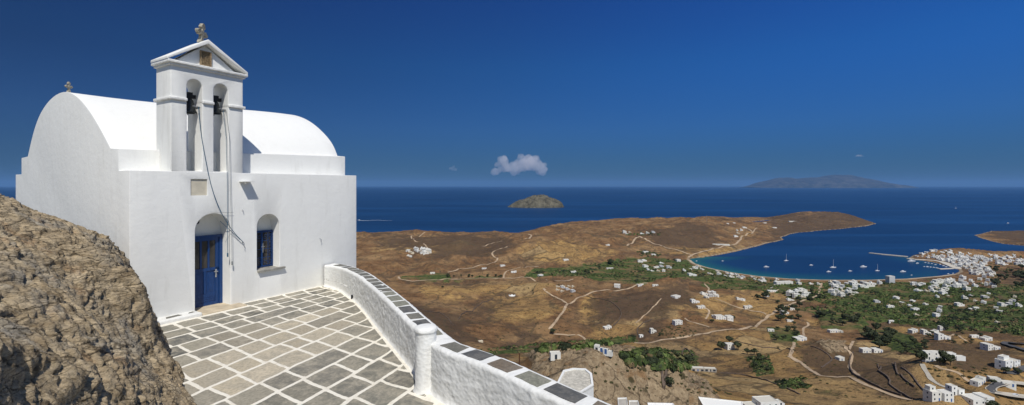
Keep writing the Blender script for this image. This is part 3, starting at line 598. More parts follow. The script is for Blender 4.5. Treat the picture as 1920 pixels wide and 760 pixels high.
# window
win = empty('window', (2.98, .30, .86)); win.parent = church
f_ = MB(); f_.box(-.003, .05, .04, .1, .0, 1.1); f_.box(.635, .69, .04, .1, 0, 1.1); f_.box(.05, .635, .04, .1, 1.04, 1.1); f_.box(.05, .635, .04, .1, 0, .06); f_.box(.32, .365, .045, .09, .06, 1.04); f_.build('frame', M['blue'], win)
g = MB(); g.box(.05, .32, .07, .08, .06, 1.04); g.box(.365, .635, .07, .08, .06, 1.04); g.build('glass_pane', M['glassd'], win)
gr = MB()
for x in (.03, .17, .34, .51, .655): gr.tube([(x, 0, .03), (x, 0, 1.07)], .009, 6)
for z in (.05, .30, .55, .80, 1.05): gr.tube([(.02, .006, z), (.665, .006, z)], .008, 6)
for i, (cx_, cz_) in enumerate([(.10, .17), (.25, .17), (.43, .17), (.58, .17), (.10, .43), (.58, .43), (.10, .68), (.58, .68), (.10, .93), (.25, .93), (.43, .93), (.58, .93)]):
    gr.tube([(cx_ + (.065 - .006 * k * .6) * math.cos(k * .55 + i), -.004, cz_ + (.085 - .008 * k * .6) * math.sin(k * .55 + i)) for k in range(14)], .0065, 5)
gr.tube([(.345, -.02, .45), (.345, -.02, .72)], .009, 6, 1); gr.tube([(.30, -.02, .62), (.39, -.02, .62)], .008, 6, 1)
gr.build('iron_grille', [M['blue'], M['metal']], win)
si = MB(); si.box(2.985, 3.80, -.10, .36, .815, .862); solidify('sill', si, plain('sill_slate', (.30, .29, .26), .8, nscale=6, namp=.3), (), .006, win).location = (-2.98, -.30, -.86)
# threshold and kerb step beside the door
th = MB(); th.box(1.39, 2.5, -.36, .46, -.05, .045); solidify('threshold', th, plain('worn_limestone', (.52, .44, .32), .85, nscale=5, namp=.2), (), .02, church)
stp = MB(); stp.box(-.6, 1.36, -.40, .05, -.05, .10); solidify('door_step', stp, M['wash_rough'], (), .03, church)
ss = MB()
for a, b_, y0, y1 in ((.02, .40, -.27, -.13), (.62, .98, -.27, -.09), (1.12, 1.29, -.22, -.10)): ss.prism([(a, y0), (b_, y0 + .03), (b_ - .03, y1), (a + .06, y1 - .02)], .098, .105, axis='z')
me = ss.mesh('step_slates', M['slate']); a_ = me.attributes.new('tint', 'FLOAT_COLOR', 'POINT'); a_.data.foreach_set('color', np.tile(np.array([.15, .15, .13, 1], np.float32), len(me.vertices))); link('step_slates', me, church)
# lamp over the door, floodlight bracket, hooks
lm = MB(); lm.lathe([(.0, -.0), (.055, .0), (.075, .03), (.07, .06), (.05, .085), (.02, .095)], seg=16); lo = lm.build('wall_lamp', M['black'], church, (1.63, .535, 2.33)); lo.rotation_euler = (math.radians(90), 0, 0)
br = MB(); br.box(-.14, .16, -.26, 0, -.012, .012); br.box(-.03, .0, -.14, -.01, -.075, -.012); br.build('wall_bracket', M['wash'], church, (2.62, 0, 3.41))
hk = MB(); hk.tube([(0, .01, 0), (0, -.05, -.01), (.03, -.06, -.06), (.02, -.05, -.13)], .009, 6); hk.build('wall_hook', M['metal'], church, (5.05, 0, 1.58))
hk = MB(); hk.tube([(0, .01, 0), (.0, -.04, 0), (.01, -.045, -.05)], .009, 6); hk.build('wall_hook', M['metal'], church, (2.56, 0, 2.62))
hk = MB(); hk.tube([(0, .01, 0), (0, -.06, 0)], .014, 8); hk.tube([(0, -.05, 0), (.03, -.06, -.05), (.02, -.06, -.12), (.05, -.05, -.17)], .008, 6); hk.build('rope_cleat', M['metal'], church, (2.56, 0, 1.72))
# bells
def bell(name, x, zt, s, label):
    wp = chw(x, .36); r = empty(name, (wp[0], wp[1], TZ + zt), CRZ); tag(r, label, 'bell')
    b = MB(); pr = [(.02, 0), (.07, -.01), (.10, -.06), (.115, -.14), (.13, -.22), (.165, -.29), (.17, -.31), (.15, -.31), (.12, -.24), (.0, -.2)]
    b.lathe([(a * s, z * s) for a, z in pr], seg=20); b.build('bell_body', M['bronze'], r)
    y = MB(); y.box(-.17, .17, -.045, .045, 0, .09); y.box(-.10, .10, -.05, .05, .08, .15); y.box(-.165, -.13, -.2, .25, .02, .06); y.build('yoke', M['black'], r)
    h_ = MB(); h_.box(-.175, -.155, -.22, -.03, -.35, .13); h_.box(-.09, -.03, -.16, -.08, -.28, .10); h_.box(-.13, -.05, -.2, -.12, -.12, .0); h_.build('striker', M['black'], r)
    k = MB(); k.tube([(0, 0, -.2 * s), (0, 0, -.36 * s)], .012, 6); k.build('clapper', M['black'], r)
    p = MB(); p.tube([(.0, -.25, -.23), (.17, -.25, -.23)], .011, 6); p.tube([(.17, -.25, -.23), (.17, .1, -.23)], .011, 6); p.build('rope_arm', M['metal'], r)
    return r
bell('church_bell', 1.365, 5.58, 1.25, 'larger dark bronze bell hanging in the left arch of the belfry, blue rope beside it')
bell('church_bell', 2.005, 5.60, 1.1, 'smaller dark bronze bell hanging in the right arch of the belfry')
def rope(name, pts, r, mat, label, grp=None, weight=False):
    mb = MB(); P = []
    for (x, y, z) in pts: a = chw(x, y); P.append((a[0], a[1], TZ + z))
    mb.tube(P, r, 6)
    if weight: mb.tube([Vector(P[-1]) + Vector((0, 0, .05)), Vector(P[-1]) - Vector((0, 0, .05))], .018, 8)
    tag(mb.build(name, mat), label, 'rope', grp); return mb
M['brope'] = plain('blue_rope', (.03, .10, .17), .8); M['grope'] = plain('grey_cord', (.20, .22, .22), .8)
t_ = [i / 14 for i in range(15)]
rope('bell_rope', [(1.50 + (2.56 - 1.50) * (f ** 2.3), .10 - .16 * min(1, f * 3), 5.34 + (1.72 - 5.34) * f - .35 * math.sin(math.pi * f) * f) for f in t_], .008, M['brope'], 'long blue bell rope curving down from the left arch to the cleat')
rope('bell_rope', [(2.10, .08, 5.34), (2.11, -.05, 4.6), (2.13, -.07, 3.4), (2.135, -.07, 2.0), (2.14, -.07, 1.42)], .006, M['brope'], 'blue rope hanging straight from the right arch, its weight beside the door', None, True)
rope('bell_rope', [(2.17, .06, 5.34), (2.19, -.06, 4.6), (2.20, -.08, 3.4), (2.24, -.08, 1.9), (2.25, -.08, 1.18)], .005, M['grope'], 'thin grey cord from the right arch ending lowest beside the door', None, True)
rope('bell_rope', [(1.72, -.03, 2.30 + .3), (1.95, -.05, 2.58), (2.3, -.05, 2.56)], .004, M['grope'], 'short thin wire running sideways above the door arch')
rope('bell_rope', [(1.95 + .5 * f + .13 * math.sin(3 * f), -.06, 2.35 - .55 * f - .12 * math.sin(math.pi * f)) for f in t_], .006, M['brope'], 'short slack cord looping from the door arch to the cleat')
# ------------------------------------------------------------------ terrace paving
INN = [(-6.15, 14.98), (-5.75, 14.72), (-5.3, 14.25), (-4.82, 13.55), (-4.3, 12.78), (-3.6, 11.55), (-3.05, 10.5), (-2.5, 9.5), (-1.95, 8.5), (-1.72, 8.1), (-1.22, 7.13), (-.80, 6.72), (-.40, 6.35), (.25, 5.6), (.95, 4.9), (1.8, 4.1), (3.2, 2.8), (4.4, 1.8)]
OUTL = INN[::-1]
res = .033
TX, TY = np.meshgrid(np.arange(-10.6, 5.4, res), np.arange(.4, 17.2, res))
wall_line = lambda X, Y: (X - CH.x) * .862 + (Y - CH.y) * -.506           # >0 on the terrace side
floor_poly = [chw(-2.6, .1), chw(LEN, .1)] + [(-4.9, 15.2)] + [(x + .28, y + .2) for x, y in INN[2:]] + [(5.2, .5), (-10.5, .5)]
sdf_out = poly_sd(floor_poly, TX, TY)
pave_poly = [chw(-2.6, -.06), chw(5.75, -.06)] + [(x - .08, y - .05) for x, y in INN[1:]] + [(4.3, .5), (-10.4, .5)]
sdp = poly_sd(pave_poly, TX, TY)
stp_poly = [chw(-.7, -.42), chw(1.38, -.42), chw(2.53, -.40), chw(2.53, .1), chw(-.7, .1)]
sdp = np.minimum(sdp, -poly_sd(stp_poly, TX, TY) - .02)
wx_ = noise3(TX * 1.7, TY * 1.7, 3.) * .05 + noise3(TX * 6, TY * 6, 5.) * .012; wy_ = noise3(TX * 1.7, TY * 1.7, 13.) * .05 + noise3(TX * 6, TY * 6, 15.) * .012
X_, Y_ = TX + wx_, TY + wy_
rw = random.Random(3); Sk = [0.0]; w0 = [.42, .52, .48, .54, .58, .56, .62, .58, .64, .58, .66, .62, .68, .66, .7, .75, .7, .7, .7, .7, .7, .7, .7, .7]
for x in w0: Sk.append(Sk[-1] + x)
pref = chw(2.5, 0); nrm = (.862, -.506); fks = []; dk = []
for k, s in enumerate(Sk):
    m_ = .587 + (.36 - .587) * min(1, k / 7); l = math.hypot(m_, 1); dx, dy = m_ / l, 1 / l; dk.append((dx, dy))
    Qx, Qy = pref[0] + nrm[0] * s, pref[1] + nrm[1] * s
    fks.append((X_ - Qx) * dy - (Y_ - Qy) * dx)
fks = np.array(fks); row = (fks > 0).sum(0) - 1; distA = np.abs(fks).min(0)
distB = np.full(TX.shape, 9.0); tid = np.zeros(TX.shape, int); tint = np.zeros(TX.shape + (3,))
palette = [(.17, .163, .135), (.15, .145, .125), (.20, .19, .155), (.25, .235, .19), (.18, .173, .145), (.13, .13, .118)]
warm = [(.56, .49, .37), (.52, .45, .33), (.46, .40, .30)]
for k in range(-1, len(Sk)):
    m = row == k
    if not m.any(): continue
    kk = max(0, min(k, len(Sk) - 2)); dx, dy = dk[kk]; tau = ((X_[m] - pref[0]) * .562 + (Y_[m] - pref[1]) * .827) / (dx * .562 + dy * .827)
    cuts = [-14.0]; 
    while cuts[-1] < 14: cuts.append(cuts[-1] + .61)
    cuts = [q_ + rw.uniform(-.10, .10) for q_ in cuts if rw.random() > .07]
    cuts = np.array(cuts); j = np.searchsorted(cuts, tau); distB[m] = np.minimum(tau - cuts[np.clip(j - 1, 0, None)], cuts[np.clip(j, 0, len(cuts) - 1)] - tau)
    cols = np.array([np.array(rw.choice(palette)) * rw.uniform(1.0, 1.4) for _ in cuts]); wcols = np.array([np.array(rw.choice(warm)) * rw.uniform(.9, 1.15) for _ in cuts])
    # the trodden middle of the terrace is worn warm and pale
    mx = .5 * (cuts[np.clip(j - 1, 0, None)] + cuts[np.clip(j, 0, len(cuts) - 1)])
    cx2 = pref[0] + nrm[0] * (Sk[kk] + .3) + mx * dx; cy2 = pref[1] + nrm[1] * (Sk[kk] + .3) + mx * dy
    dd = np.hypot((cx2 + 4.7) / 1.35, (cy2 - 9.7) / 2.5); wf = sstep(1.3, .6, dd + np.sin(j * 7.1 + k * 3.3) * .22)[:, None]
    tint[m] = cols[np.clip(j, 0, len(cols) - 1)] * (1 - wf) + wcols[np.clip(j, 0, len(cols) - 1)] * wf
wid = .031 + .010 * noise3(TX * .8, TY * .8, 2.)
sdt = np.minimum(np.minimum(distA, distB) - wid, sdp)
def m_paving():
    m, nt, b = newmat('slate_paving', .85, .2); tc = coords(nt)
    a = N(nt, 'ShaderNodeAttribute', attribute_name='tint').outputs['Color']; s = N(nt, 'ShaderNodeAttribute', attribute_name='slab').outputs['Fac']
    f = noise(nt, tc, 3.2, 9, .72, .5); g = noise(nt, tc, 22, 6, .65); e = noise(nt, tc, 9, 5, .7)
    col = mixc(nt, ramp(nt, f, [(.42, 0), (.60, .85)]), a, (.42, .38, .30))
    col = mixc(nt, ramp(nt, g, [(.35, .35), (.6, 0)]), col, (.07, .068, .06)); col = mixc(nt, ramp(nt, e, [(.62, 0), (.72, .5)]), col, (.5, .47, .40))
    wh = mixc(nt, ramp(nt, noise(nt, tc, 5, 6, .7), [(.45, 0), (.7, .7)]), (.82, .78, .68), (.62, .56, .45))
    mm = ramp(nt, math_(nt, 'ADD', s, math_(nt, 'MULTIPLY', math_(nt, 'SUBTRACT', e, .5), .035)), [(.0, 0), (.008, 1)])
    # the zero of the slab distance sits at .5 after this shift
    c2 = mixc(nt, mm, wh, col); nt.links.new(c2, b.inputs['Base Color'])
    hgt = mixc(nt, mm, (1, 1, 1), (.3, .3, .3)); p = bump(nt, None, hgt, .5, .008); p = bump(nt, None, f, .35, .012, p); bump(nt, b, g, .3, .004, p); return m
keep = (sdf_out > -.01); idx = np.arange(TX.size).reshape(TX.shape); fq = grid_faces(*TX.shape); fk = keep.ravel()[fq].all(1)
used = np.unique(fq[fk]); remap = -np.ones(TX.size, int); remap[used] = np.arange(len(used))
TZg = TZ - .004 + noise3(TX * .6, TY * .6, 1.) * .02 - np.clip(.06 - sdp, 0, .06) * -.25
V = np.stack([TX, TY, TZg], -1).reshape(-1, 3)[used]
me = npmesh('terrace_paving', V, remap[fq[fk]], m_paving(), True, {'slab': sdt.ravel()[used], 'tint': tint.reshape(-1, 3)[used]})
tag(link('terrace', me), kind='structure')
sb = MB(); sb.prism([(x, y) for x, y in floor_poly][::-1], TZ - 1.6, TZ - .12, axis='z'); tag(sb.build('terrace_base', M['wash_rough']), kind='structure')
# ------------------------------------------------------------------ parapet
def resample(P, st):
    P = np.array(P, float)
    for _ in range(3):  # corner cutting
        Q = [P[0]]
        for i in range(len(P) - 1): Q += [P[i] * .75 + P[i + 1] * .25, P[i] * .25 + P[i + 1] * .75]
        Q.append(P[-1]); P = np.array(Q)
    s = np.concatenate([[0], np.cumsum(np.hypot(*np.diff(P, axis=0).T))]); u = np.arange(0, s[-1], st)
    return np.stack([np.interp(u, s, P[:, 0]), np.interp(u, s, P[:, 1])], 1), u
pp, pu = resample(INN, .03)
tn = np.gradient(pp, axis=0); tn /= np.hypot(*tn.T)[:, None]
for _ in range(30): tn[1:-1] = (tn[:-2] + tn[1:-1] * 2 + tn[2:]) / 4
tn /= np.hypot(*tn.T)[:, None]
nr = np.stack([-tn[:, 1], tn[:, 0]], 1)         # outward: away from the terrace
nr *= np.sign((nr[len(nr) // 2] * np.array([1, 1])).sum())
HW, WW = .79, .42
htop = HW + .02 * np.sin(pu * 1.3) - sstep(3.4, .6, pu) * .10
prof = [(-.07, -.02), (-.03, .01), (-.005, .05)] + [(0, z) for z in np.linspace(.08, HW - .05, 24)] + [(.008, HW - .025), (.025, HW - .007), (.045, HW)] + [(x, HW) for x in np.linspace(.07, WW - .06, 8)] + [(WW - .03, HW - .008), (WW - .008, HW - .03), (WW, HW - .06)] + [(WW, z) for z in np.linspace(HW - .12, -.1, 14)] + [(WW + .05, z) for z in (-.5, -1.0, -1.6)]
prof = np.array(prof)
PXp = pp[:, None, 0] + nr[:, None, 0] * prof[None, :, 0]; PYp = pp[:, None, 1] + nr[:, None, 1] * prof[None, :, 0]
zf = np.where(prof[:, 1] > .3, 1, np.clip(prof[:, 1] / HW, 0, 1)); PZp = TZ + prof[None, :, 1] + (htop - HW)[:, None] * zf[None]
side = np.where(prof[:, 0] < .01, -1, np.where(prof[:, 0] > WW - .01, 1, 0))[None] * np.ones_like(PXp)
rub = fbm(PXp * 6, PYp * 6, PZp * 8, 3, .55) * .016 + fbm(PXp * 13, PYp * 13, PZp * 16, 3, .6, ridge=True) * .018
fade = (.25 + .75 * sstep(1.2, 3.0, pu))[:, None]
PXp = PXp + nr[:, None, 0] * side * rub * fade; PYp = PYp + nr[:, None, 1] * side * rub * fade
PZp = PZp + (side == 0) * fbm(PXp * 5, PYp * 5, 2., 3) * .012
me = npmesh('parapet_wall', np.stack([PXp, PYp, PZp], -1).reshape(-1, 3), grid_faces(*PXp.shape), M['wash_rough'])
par = empty('parapet_wall', (0, 0, 0)); tag(par, 'low curving whitewashed parapet with slate slabs set in its top, edging the terrace', 'wall')
link('rough_wall', me, par)
sl_ = MB(); tl = []; s = .34; r2 = random.Random(5)
pi_ = lambda s_: int(min(len(pp) - 1, max(0, s_ / .03)))
post_s = pu[np.argmin(np.hypot(pp[:, 0] + 1.36, pp[:, 1] - 7.3))]
while s < pu[-1] - .6:
    ln = r2.uniform(.33, .46) if s < post_s else r2.uniform(.38, .50)
    if s < 2.2: ln = r2.uniform(.26, .45)
    if abs(s + ln / 2 - post_s - .02) < .16: s += .2; continue
    i0, i1 = pi_(s), pi_(s + ln); a0, a1 = .075 + r2.uniform(-.01, .015), WW - .075 + r2.uniform(-.02, .01)
    ring = []
    for i, o_ in ((i0, a0), ((i0 + i1) // 2, a0 + r2.uniform(-.01, .01)), (i1, a0 + r2.uniform(-.012, .012)), (i1, a1), ((i0 + i1) // 2, a1 + r2.uniform(-.01, .01)), (i0, a1)):
        j = min(len(pp) - 1, max(0, i + (int(r2.uniform(-1, 2))))); q_ = pp[j] + nr[j] * o_; ring.append((q_[0], q_[1], TZ + htop[j]))
    vs = [(x, y, z - .03) for x, y, z in ring] + [(x, y, z + .006) for x, y, z in ring]; n = 6
    sl_.add(vs, [tuple(range(n, 2 * n))] + [(i, (i + 1) % n, n + (i + 1) % n, n + i) for i in range(n)])
    cc = r2.choice([(.10, .105, .11), (.15, .15, .13), (.18, .175, .145), (.09, .095, .10), (.28, .28, .22), (.20, .155, .11), (.15, .15, .13)])
    tl += [(*cc, 1)] * (12)
    s += ln + r2.uniform(.085, .11) + (.03 if s > post_s else 0)
me = sl_.mesh('cap_slates', M['slate']); a_ = me.attributes.new('tint', 'FLOAT_COLOR', 'POINT'); a_.data.foreach_set('color', np.array(tl, np.float32).ravel())
bm = bmesh.new(); bm.from_mesh(me); bmesh.ops.recalc_face_normals(bm, faces=bm.faces); bm.to_mesh(me); bm.free(); link('cap_slates', me, par)
po = MB(); pf = [(.205, -.02), (.185, .03), (.172, .10), (.168, .4), (.166, .8), (.165, .90), (.168, .925), (.182, .945), (.186, .965), (.182, .99), (.168, 1.01), (.12, 1.025), (.05, 1.032)]
pf2 = []
for (a, b_), (c_, d_) in zip(pf[:-1], pf[1:]): pf2 += [(a + (c_ - a) * k / 3, b_ + (d_ - b_) * k / 3) for k in range(3)]
pf2.append(pf[-1]); seg = 40; po.lathe(pf2, seg=seg); v = np.array(po.v); rr = np.hypot(v[:, 0], v[:, 1]) + 1e-6
dn = fbm(v[:, 0] * 6, v[:, 1] * 6, v[:, 2] * 5, 4) * .014; v[:, 0] *= 1 + dn / rr; v[:, 1] *= 1 + dn / rr; po.v = [tuple(x) for x in v]
po.build('round_post', M['wash_rough'], par, (-1.40, 7.42, TZ))
# a small drain hole and a dark crack where the wall bends
dr = MB(); dr.box(-.035, .035, -.02, .03, 0, .11); dr.build('drain_hole', M['black'], par, (-4.62, 13.22, TZ + .02), -.55)
# ------------------------------------------------------------------ foreground rock
RP_ = []
def rp(px, py, D): RP_.append(((px - CX) / F * D, D, -(py - HY) / F * D))
for a in [(0, 368, 7.6), (50, 399, 7.8), (110, 432, 8.0), (165, 445, 8.2), (190, 468, 8.25), (218, 495, 8.3), (248, 524, 8.3), (272, 560, 8.15), (262, 590, 7.9), (292, 625, 8.3), (318, 662, 8.15), (343, 703, 7.75), (375, 760, 6.95),
    (0, 760, 3.1), (100, 760, 3.6), (200, 760, 4.4), (300, 760, 5.7), (0, 560, 5.0), (100, 560, 5.7), (200, 600, 6.9), (250, 620, 7.4), (150, 660, 5.2), (280, 690, 6.9), (0, 450, 6.3), (90, 480, 7.0), (200, 530, 7.6), (-200, 380, 6.6), (-200, 500, 4.9), (-200, 700, 3.0), (-500, 400, 5), (-500, 690, 3)]: rp(*a)
# beyond the crest it drops away
RP_ += [(-6.9, 9.6, -1.9), (-8.0, 9.9, -1.6), (-9.0, 10.0, -1.3), (-7.3, 9.75, -3.4), (-6.55, 9.35, -3.7), (-5.7, 8.7, -3.9), (-4.9, 7.8, -4.0), (-4.2, 6.9, -4.0), (-3.6, 6.2, -4.1), (-3.3, 5.3, -4.1), (-2.8, 4, -3.9), (-2.2, 2.6, -3.6), (-10.5, 10.2, -.9), (-12, 10.5, -.7), (-14, 11, -.6), (-12, 6, -.4), (-14, 4, -.4), (-10.5, 12.5, -2.5), (-13, 13, -2), (-3.6, 2.0, -2.3), (-2.2, 1.4, -2.6), (-6, 1.2, -2.3), (-12, 1, -2.0)]
RA = np.array(RP_); nR = len(RA); K_ = tpsk(((RA[:, None, :2] - RA[None, :, :2]) ** 2).sum(-1)) + np.eye(nR) * .02
L_ = np.zeros((nR + 3, nR + 3)); L_[:nR, :nR] = K_; L_[:nR, nR] = 1; L_[:nR, nR + 1:] = RA[:, :2]; L_[nR, :nR] = 1; L_[nR + 1:, :nR] = RA[:, :2].T
RW = np.linalg.solve(L_, np.concatenate([RA[:, 2], [0, 0, 0]]))
rxs = np.concatenate([np.arange(-13.5, -9, .08), np.arange(-9, -1.6, .0175)]); rys = np.concatenate([np.arange(1.0, 2.4, .03), np.arange(2.4, 10.5, .0175)])
RX, RY = np.meshgrid(rxs, rys); RZ = RW[nR] + RW[nR + 1] * RX + RW[nR + 2] * RY
for i in range(nR): RZ = RZ + RW[i] * tpsk((RX - RA[i, 0]) ** 2 + (RY - RA[i, 1]) ** 2)
FOOT = [(-8.5, 11.1), (-6.9, 9.28), (-5.78, 8.1), (-4.72, 7.05), (-4.4, 6.3), (-4.0, 5.3), (-3.5, 4.2), (-2.6, 3.0), (-1.6, 1.5), (-1.4, .3), (-16, .3), (-16, 15), (-9.9, 12)]
fsd = poly_sd(FOOT, RX, RY) + fbm(RX * 1.6, RY * 1.6, 3.3, 4) * .10
RZ = np.minimum(RZ, -3.5 + 3.2 * fsd - .9 * np.clip(fsd - .3, 0, 9)); RZ = np.maximum(RZ, -4.2)
gx = np.gradient(RZ, axis=1) / np.gradient(RX, axis=1); gy = np.gradient(RZ, axis=0) / np.gradient(RY, axis=0)
nn_ = np.stack([-gx, -gy, np.ones_like(gx)], -1); nn_ /= np.linalg.norm(nn_, axis=-1)[..., None]
# layered schist: thin beds dipping to the right, folded, broken by joints
fold = fbm(RX * .45, RY * .45, RZ * .45, 3) * 1.1
bx = RX * .80 + RY * .25 - RZ * .3; by = RY * .9 - RX * .25; bz = (RZ * 1.0 + RX * .42 - RY * .10) + fold * .55
l1 = fbm(bx * 1.0, by * 1.0, bz * 5.5, 5, .58, ridge=True); l2 = fbm(bx * 2.4 + 9, by * 2.4, bz * 13, 5, .6, ridge=True); l3 = noise3(bx * 7, by * 7, bz * 34)
blk = fbm(RX * 1.1, RY * 1.1, RZ * 1.1 + 40, 4); cr_ = np.clip(.06 - np.abs(fbm(RX * .7 + 5, RY * .7, bz * 1.4, 3)), 0, .06) / .06
wj0 = fbm(RX * 1.3, RY * 1.3, RZ, 2)
disp = l1 * .028 + l2 * .035 + l3 * .016 + blk * .07 - cr_ * .05 + noise3(bx * 1.5, by * 1.5, bz * 24 + wj0) * .018
def worley(x, y, z, seed):
    xi = np.floor(x).astype(np.int64); yi = np.floor(y).astype(np.int64); zi = np.floor(z).astype(np.int64); best = np.full(x.shape, 9.); sec = np.full(x.shape, 9.); val = np.zeros(x.shape)
    for dx in (-1, 0, 1):
        for dy in (-1, 0, 1):
            for dz in (-1, 0, 1):
                hh = _h(xi + dx + seed, yi + dy, zi + dz); px = xi + dx + .5 + .42 * _g3[hh, 0]; py = yi + dy + .5 + .42 * _g3[hh, 1]; pz = zi + dz + .5 + .42 * _g3[hh, 2]
                d_ = (px - x) ** 2 + (py - y) ** 2 + (pz - z) ** 2; m_ = d_ < best; sec = np.where(m_, best, np.minimum(sec, d_)); val = np.where(m_, (hh % 257) / 257., val); best = np.where(m_, d_, best)
    return val, np.sqrt(sec) - np.sqrt(best)
wj = fbm(RX * 2, RY * 2, RZ * 2, 3) * .5
w1, e1 = worley(bx * 1.5 + wj, by * 1.5, bz * 5.2 + wj, 0); w2, e2 = worley(bx * 4.2 + wj, by * 4.2, bz * 13 + wj, 31); w3, e3 = worley(bx * 11, by * 11, bz * 30 + wj, 77)
disp += (w1 - .5) * .06 - sstep(.07, 0, e1) * .03 + (w2 - .5) * .032 - sstep(.12, 0, e2) * .016 + (w3 - .5) * .022
disp += fbm(RX * 9, RY * 9, RZ * 9, 4, .6) * .012
edge = np.exp(-(((RX + 6.75) / .5) ** 2 + ((RY - 8.15) / .45) ** 2)); 
PR = np.stack([RX, RY, RZ], -1) + nn_ * (disp - .05)[..., None]
PR[..., 0] += edge * .18 * sstep(-2.6, -2.0, RZ); PR[..., 2] += 0
PR[..., 2] = np.where(wall_line(RX, RY) < .05, np.minimum(PR[..., 2], -1.2), PR[..., 2])
inside = wall_line(PR[..., 0], PR[..., 1]); 
def m_rock():
    m, nt, b = newmat('schist_rock', .92, .12); tc = coords(nt)
    ly = coords(nt, 'Object', (1.0, 1.2, 5.0), (.25, -.42, .2)); n1 = noise(nt, tc, .8, 6, .65, .3); n2 = noise(nt, ly, 1.7, 9, .72, .6); n3 = noise(nt, tc, 6, 8, .72); n4 = noise(nt, ly, 9, 6, .7, .4); n5 = noise(nt, tc, 38, 5, .7)
    c = mixc(nt, ramp(nt, n2, [(.36, 0), (.5, .5), (.66, 1)]), (.30, .225, .135), (.66, .53, .345))
    c = mixc(nt, ramp(nt, n1, [(.50, 0), (.62, .75)]), c, mixc(nt, n3, (.26, .24, .20), (.46, .43, .36)))
    c = mixc(nt, ramp(nt, noise(nt, tc, 1.6, 6, .6), [(.58, 0), (.68, .55)]), c, (.42, .25, .12))
    c = mixc(nt, ramp(nt, n4, [(.34, .5), (.46, 0)]), c, (.07, .055, .038)); c = mixc(nt, ramp(nt, n3, [(.60, 0), (.72, .5)]), c, (.6, .52, .38))
    c = mixc(nt, ramp(nt, n5, [(.3, .5), (.5, 0)]), c, (.06, .05, .038))
    def crack(sc_, wob, lo, hi, dark):
        vv = N(nt, 'ShaderNodeTexVoronoi', feature='DISTANCE_TO_EDGE'); vv.inputs['Scale'].default_value = sc_; ww = N(nt, 'ShaderNodeVectorMath', operation='MULTIPLY_ADD'); q_ = N(nt, 'ShaderNodeTexNoise'); q_.inputs['Scale'].default_value = sc_ * .8; q_.inputs['Detail'].default_value = 6
        nt.links.new(tc, q_.inputs['Vector']); nt.links.new(q_.outputs['Color'], ww.inputs[0]); ww.inputs[1].default_value = (wob,) * 3; nt.links.new(ly, ww.inputs[2]); nt.links.new(ww.outputs[0], vv.inputs['Vector'])
        return ramp(nt, math_(nt, 'ADD', vv.outputs['Distance'], math_(nt, 'MULTIPLY', math_(nt, 'SUBTRACT', n3, .42), .16)), [(lo, 0), (hi, 1)])
    k1 = crack(.8, 1.6, -.01, .03, .8); k2 = crack(2.6, .6, -.02, .05, .6)
    c = mixc(nt, k1, mixc(nt, .3, c, (.03, .024, .018)), c) if False else mixc(nt, k1, mixc(nt, .3, (.07, .055, .04), c), c); c = mixc(nt, k2, mixc(nt, .4, c, (.07, .055, .04)), c)
    nt.links.new(c, b.inputs['Base Color']); p = bump(nt, None, k1, .9, .06); p = bump(nt, None, k2, .8, .03, p); p = bump(nt, None, n4, .75, .05, p); p = bump(nt, None, n3, .6, .035, p); bump(nt, b, n5, .6, .008, p); return m
me = npmesh('rock', PR.reshape(-1, 3), grid_faces(*RX.shape), m_rock(), True)
tag(link('rock_outcrop', me, None, (0, 0, H)), 'large brown layered rock outcrop rising in front of the chapel at the left', 'rock')
# ------------------------------------------------------------------ roads and tracks
def path3(pts, step=6.0):
    P = [ground(px, py) for px, py in pts]; out = []
    for i in range(len(P) - 1):
        n_ = max(2, int((P[i + 1] - P[i]).length / step))
        p0 = P[max(i - 1, 0)]; p1 = P[i]; p2 = P[i + 1]; p3 = P[min(i + 2, len(P) - 1)]
        for k in range(n_):
            t = k / n_; q = .5 * ((2 * p1) + (p2 - p0) * t + (2 * p0 - 5 * p1 + 4 * p2 - p3) * t * t + (3 * p1 - p0 - 3 * p2 + p3) * t ** 3); out.append((q.x, q.y))
    out.append((P[-1].x, P[-1].y)); return out
def road(name, pts, wid, mat, lift=.35, world=None, thick=0, kind='structure'):
    P = world or path3(pts); V = []; n_ = len(P); nc = 5
    for i, (x, y) in enumerate(P):
        a = P[max(0, i - 1)]; b_ = P[min(n_ - 1, i + 1)]; d_ = Vector((b_[0] - a[0], b_[1] - a[1])).normalized(); nx, ny = -d_.y, d_.x
        w_ = wid * (1 + .12 * math.sin(i * 1.3) + .08 * math.sin(i * .37))
        zz = [gz(x + nx * w_ * u, y + ny * w_ * u) for u in (-.5, -.25, 0, .25, .5)]; zc = max(zz) if thick == 0 else sum(zz) / 5
        for u, z0 in zip((-.5, -.25, 0, .25, .5), zz): V.append((x + nx * w_ * u, y + ny * w_ * u, max(z0, zc - .5) + lift))
    me = npmesh(name, V, grid_faces(n_, nc), mat); return tag(link(name, me), kind=kind)
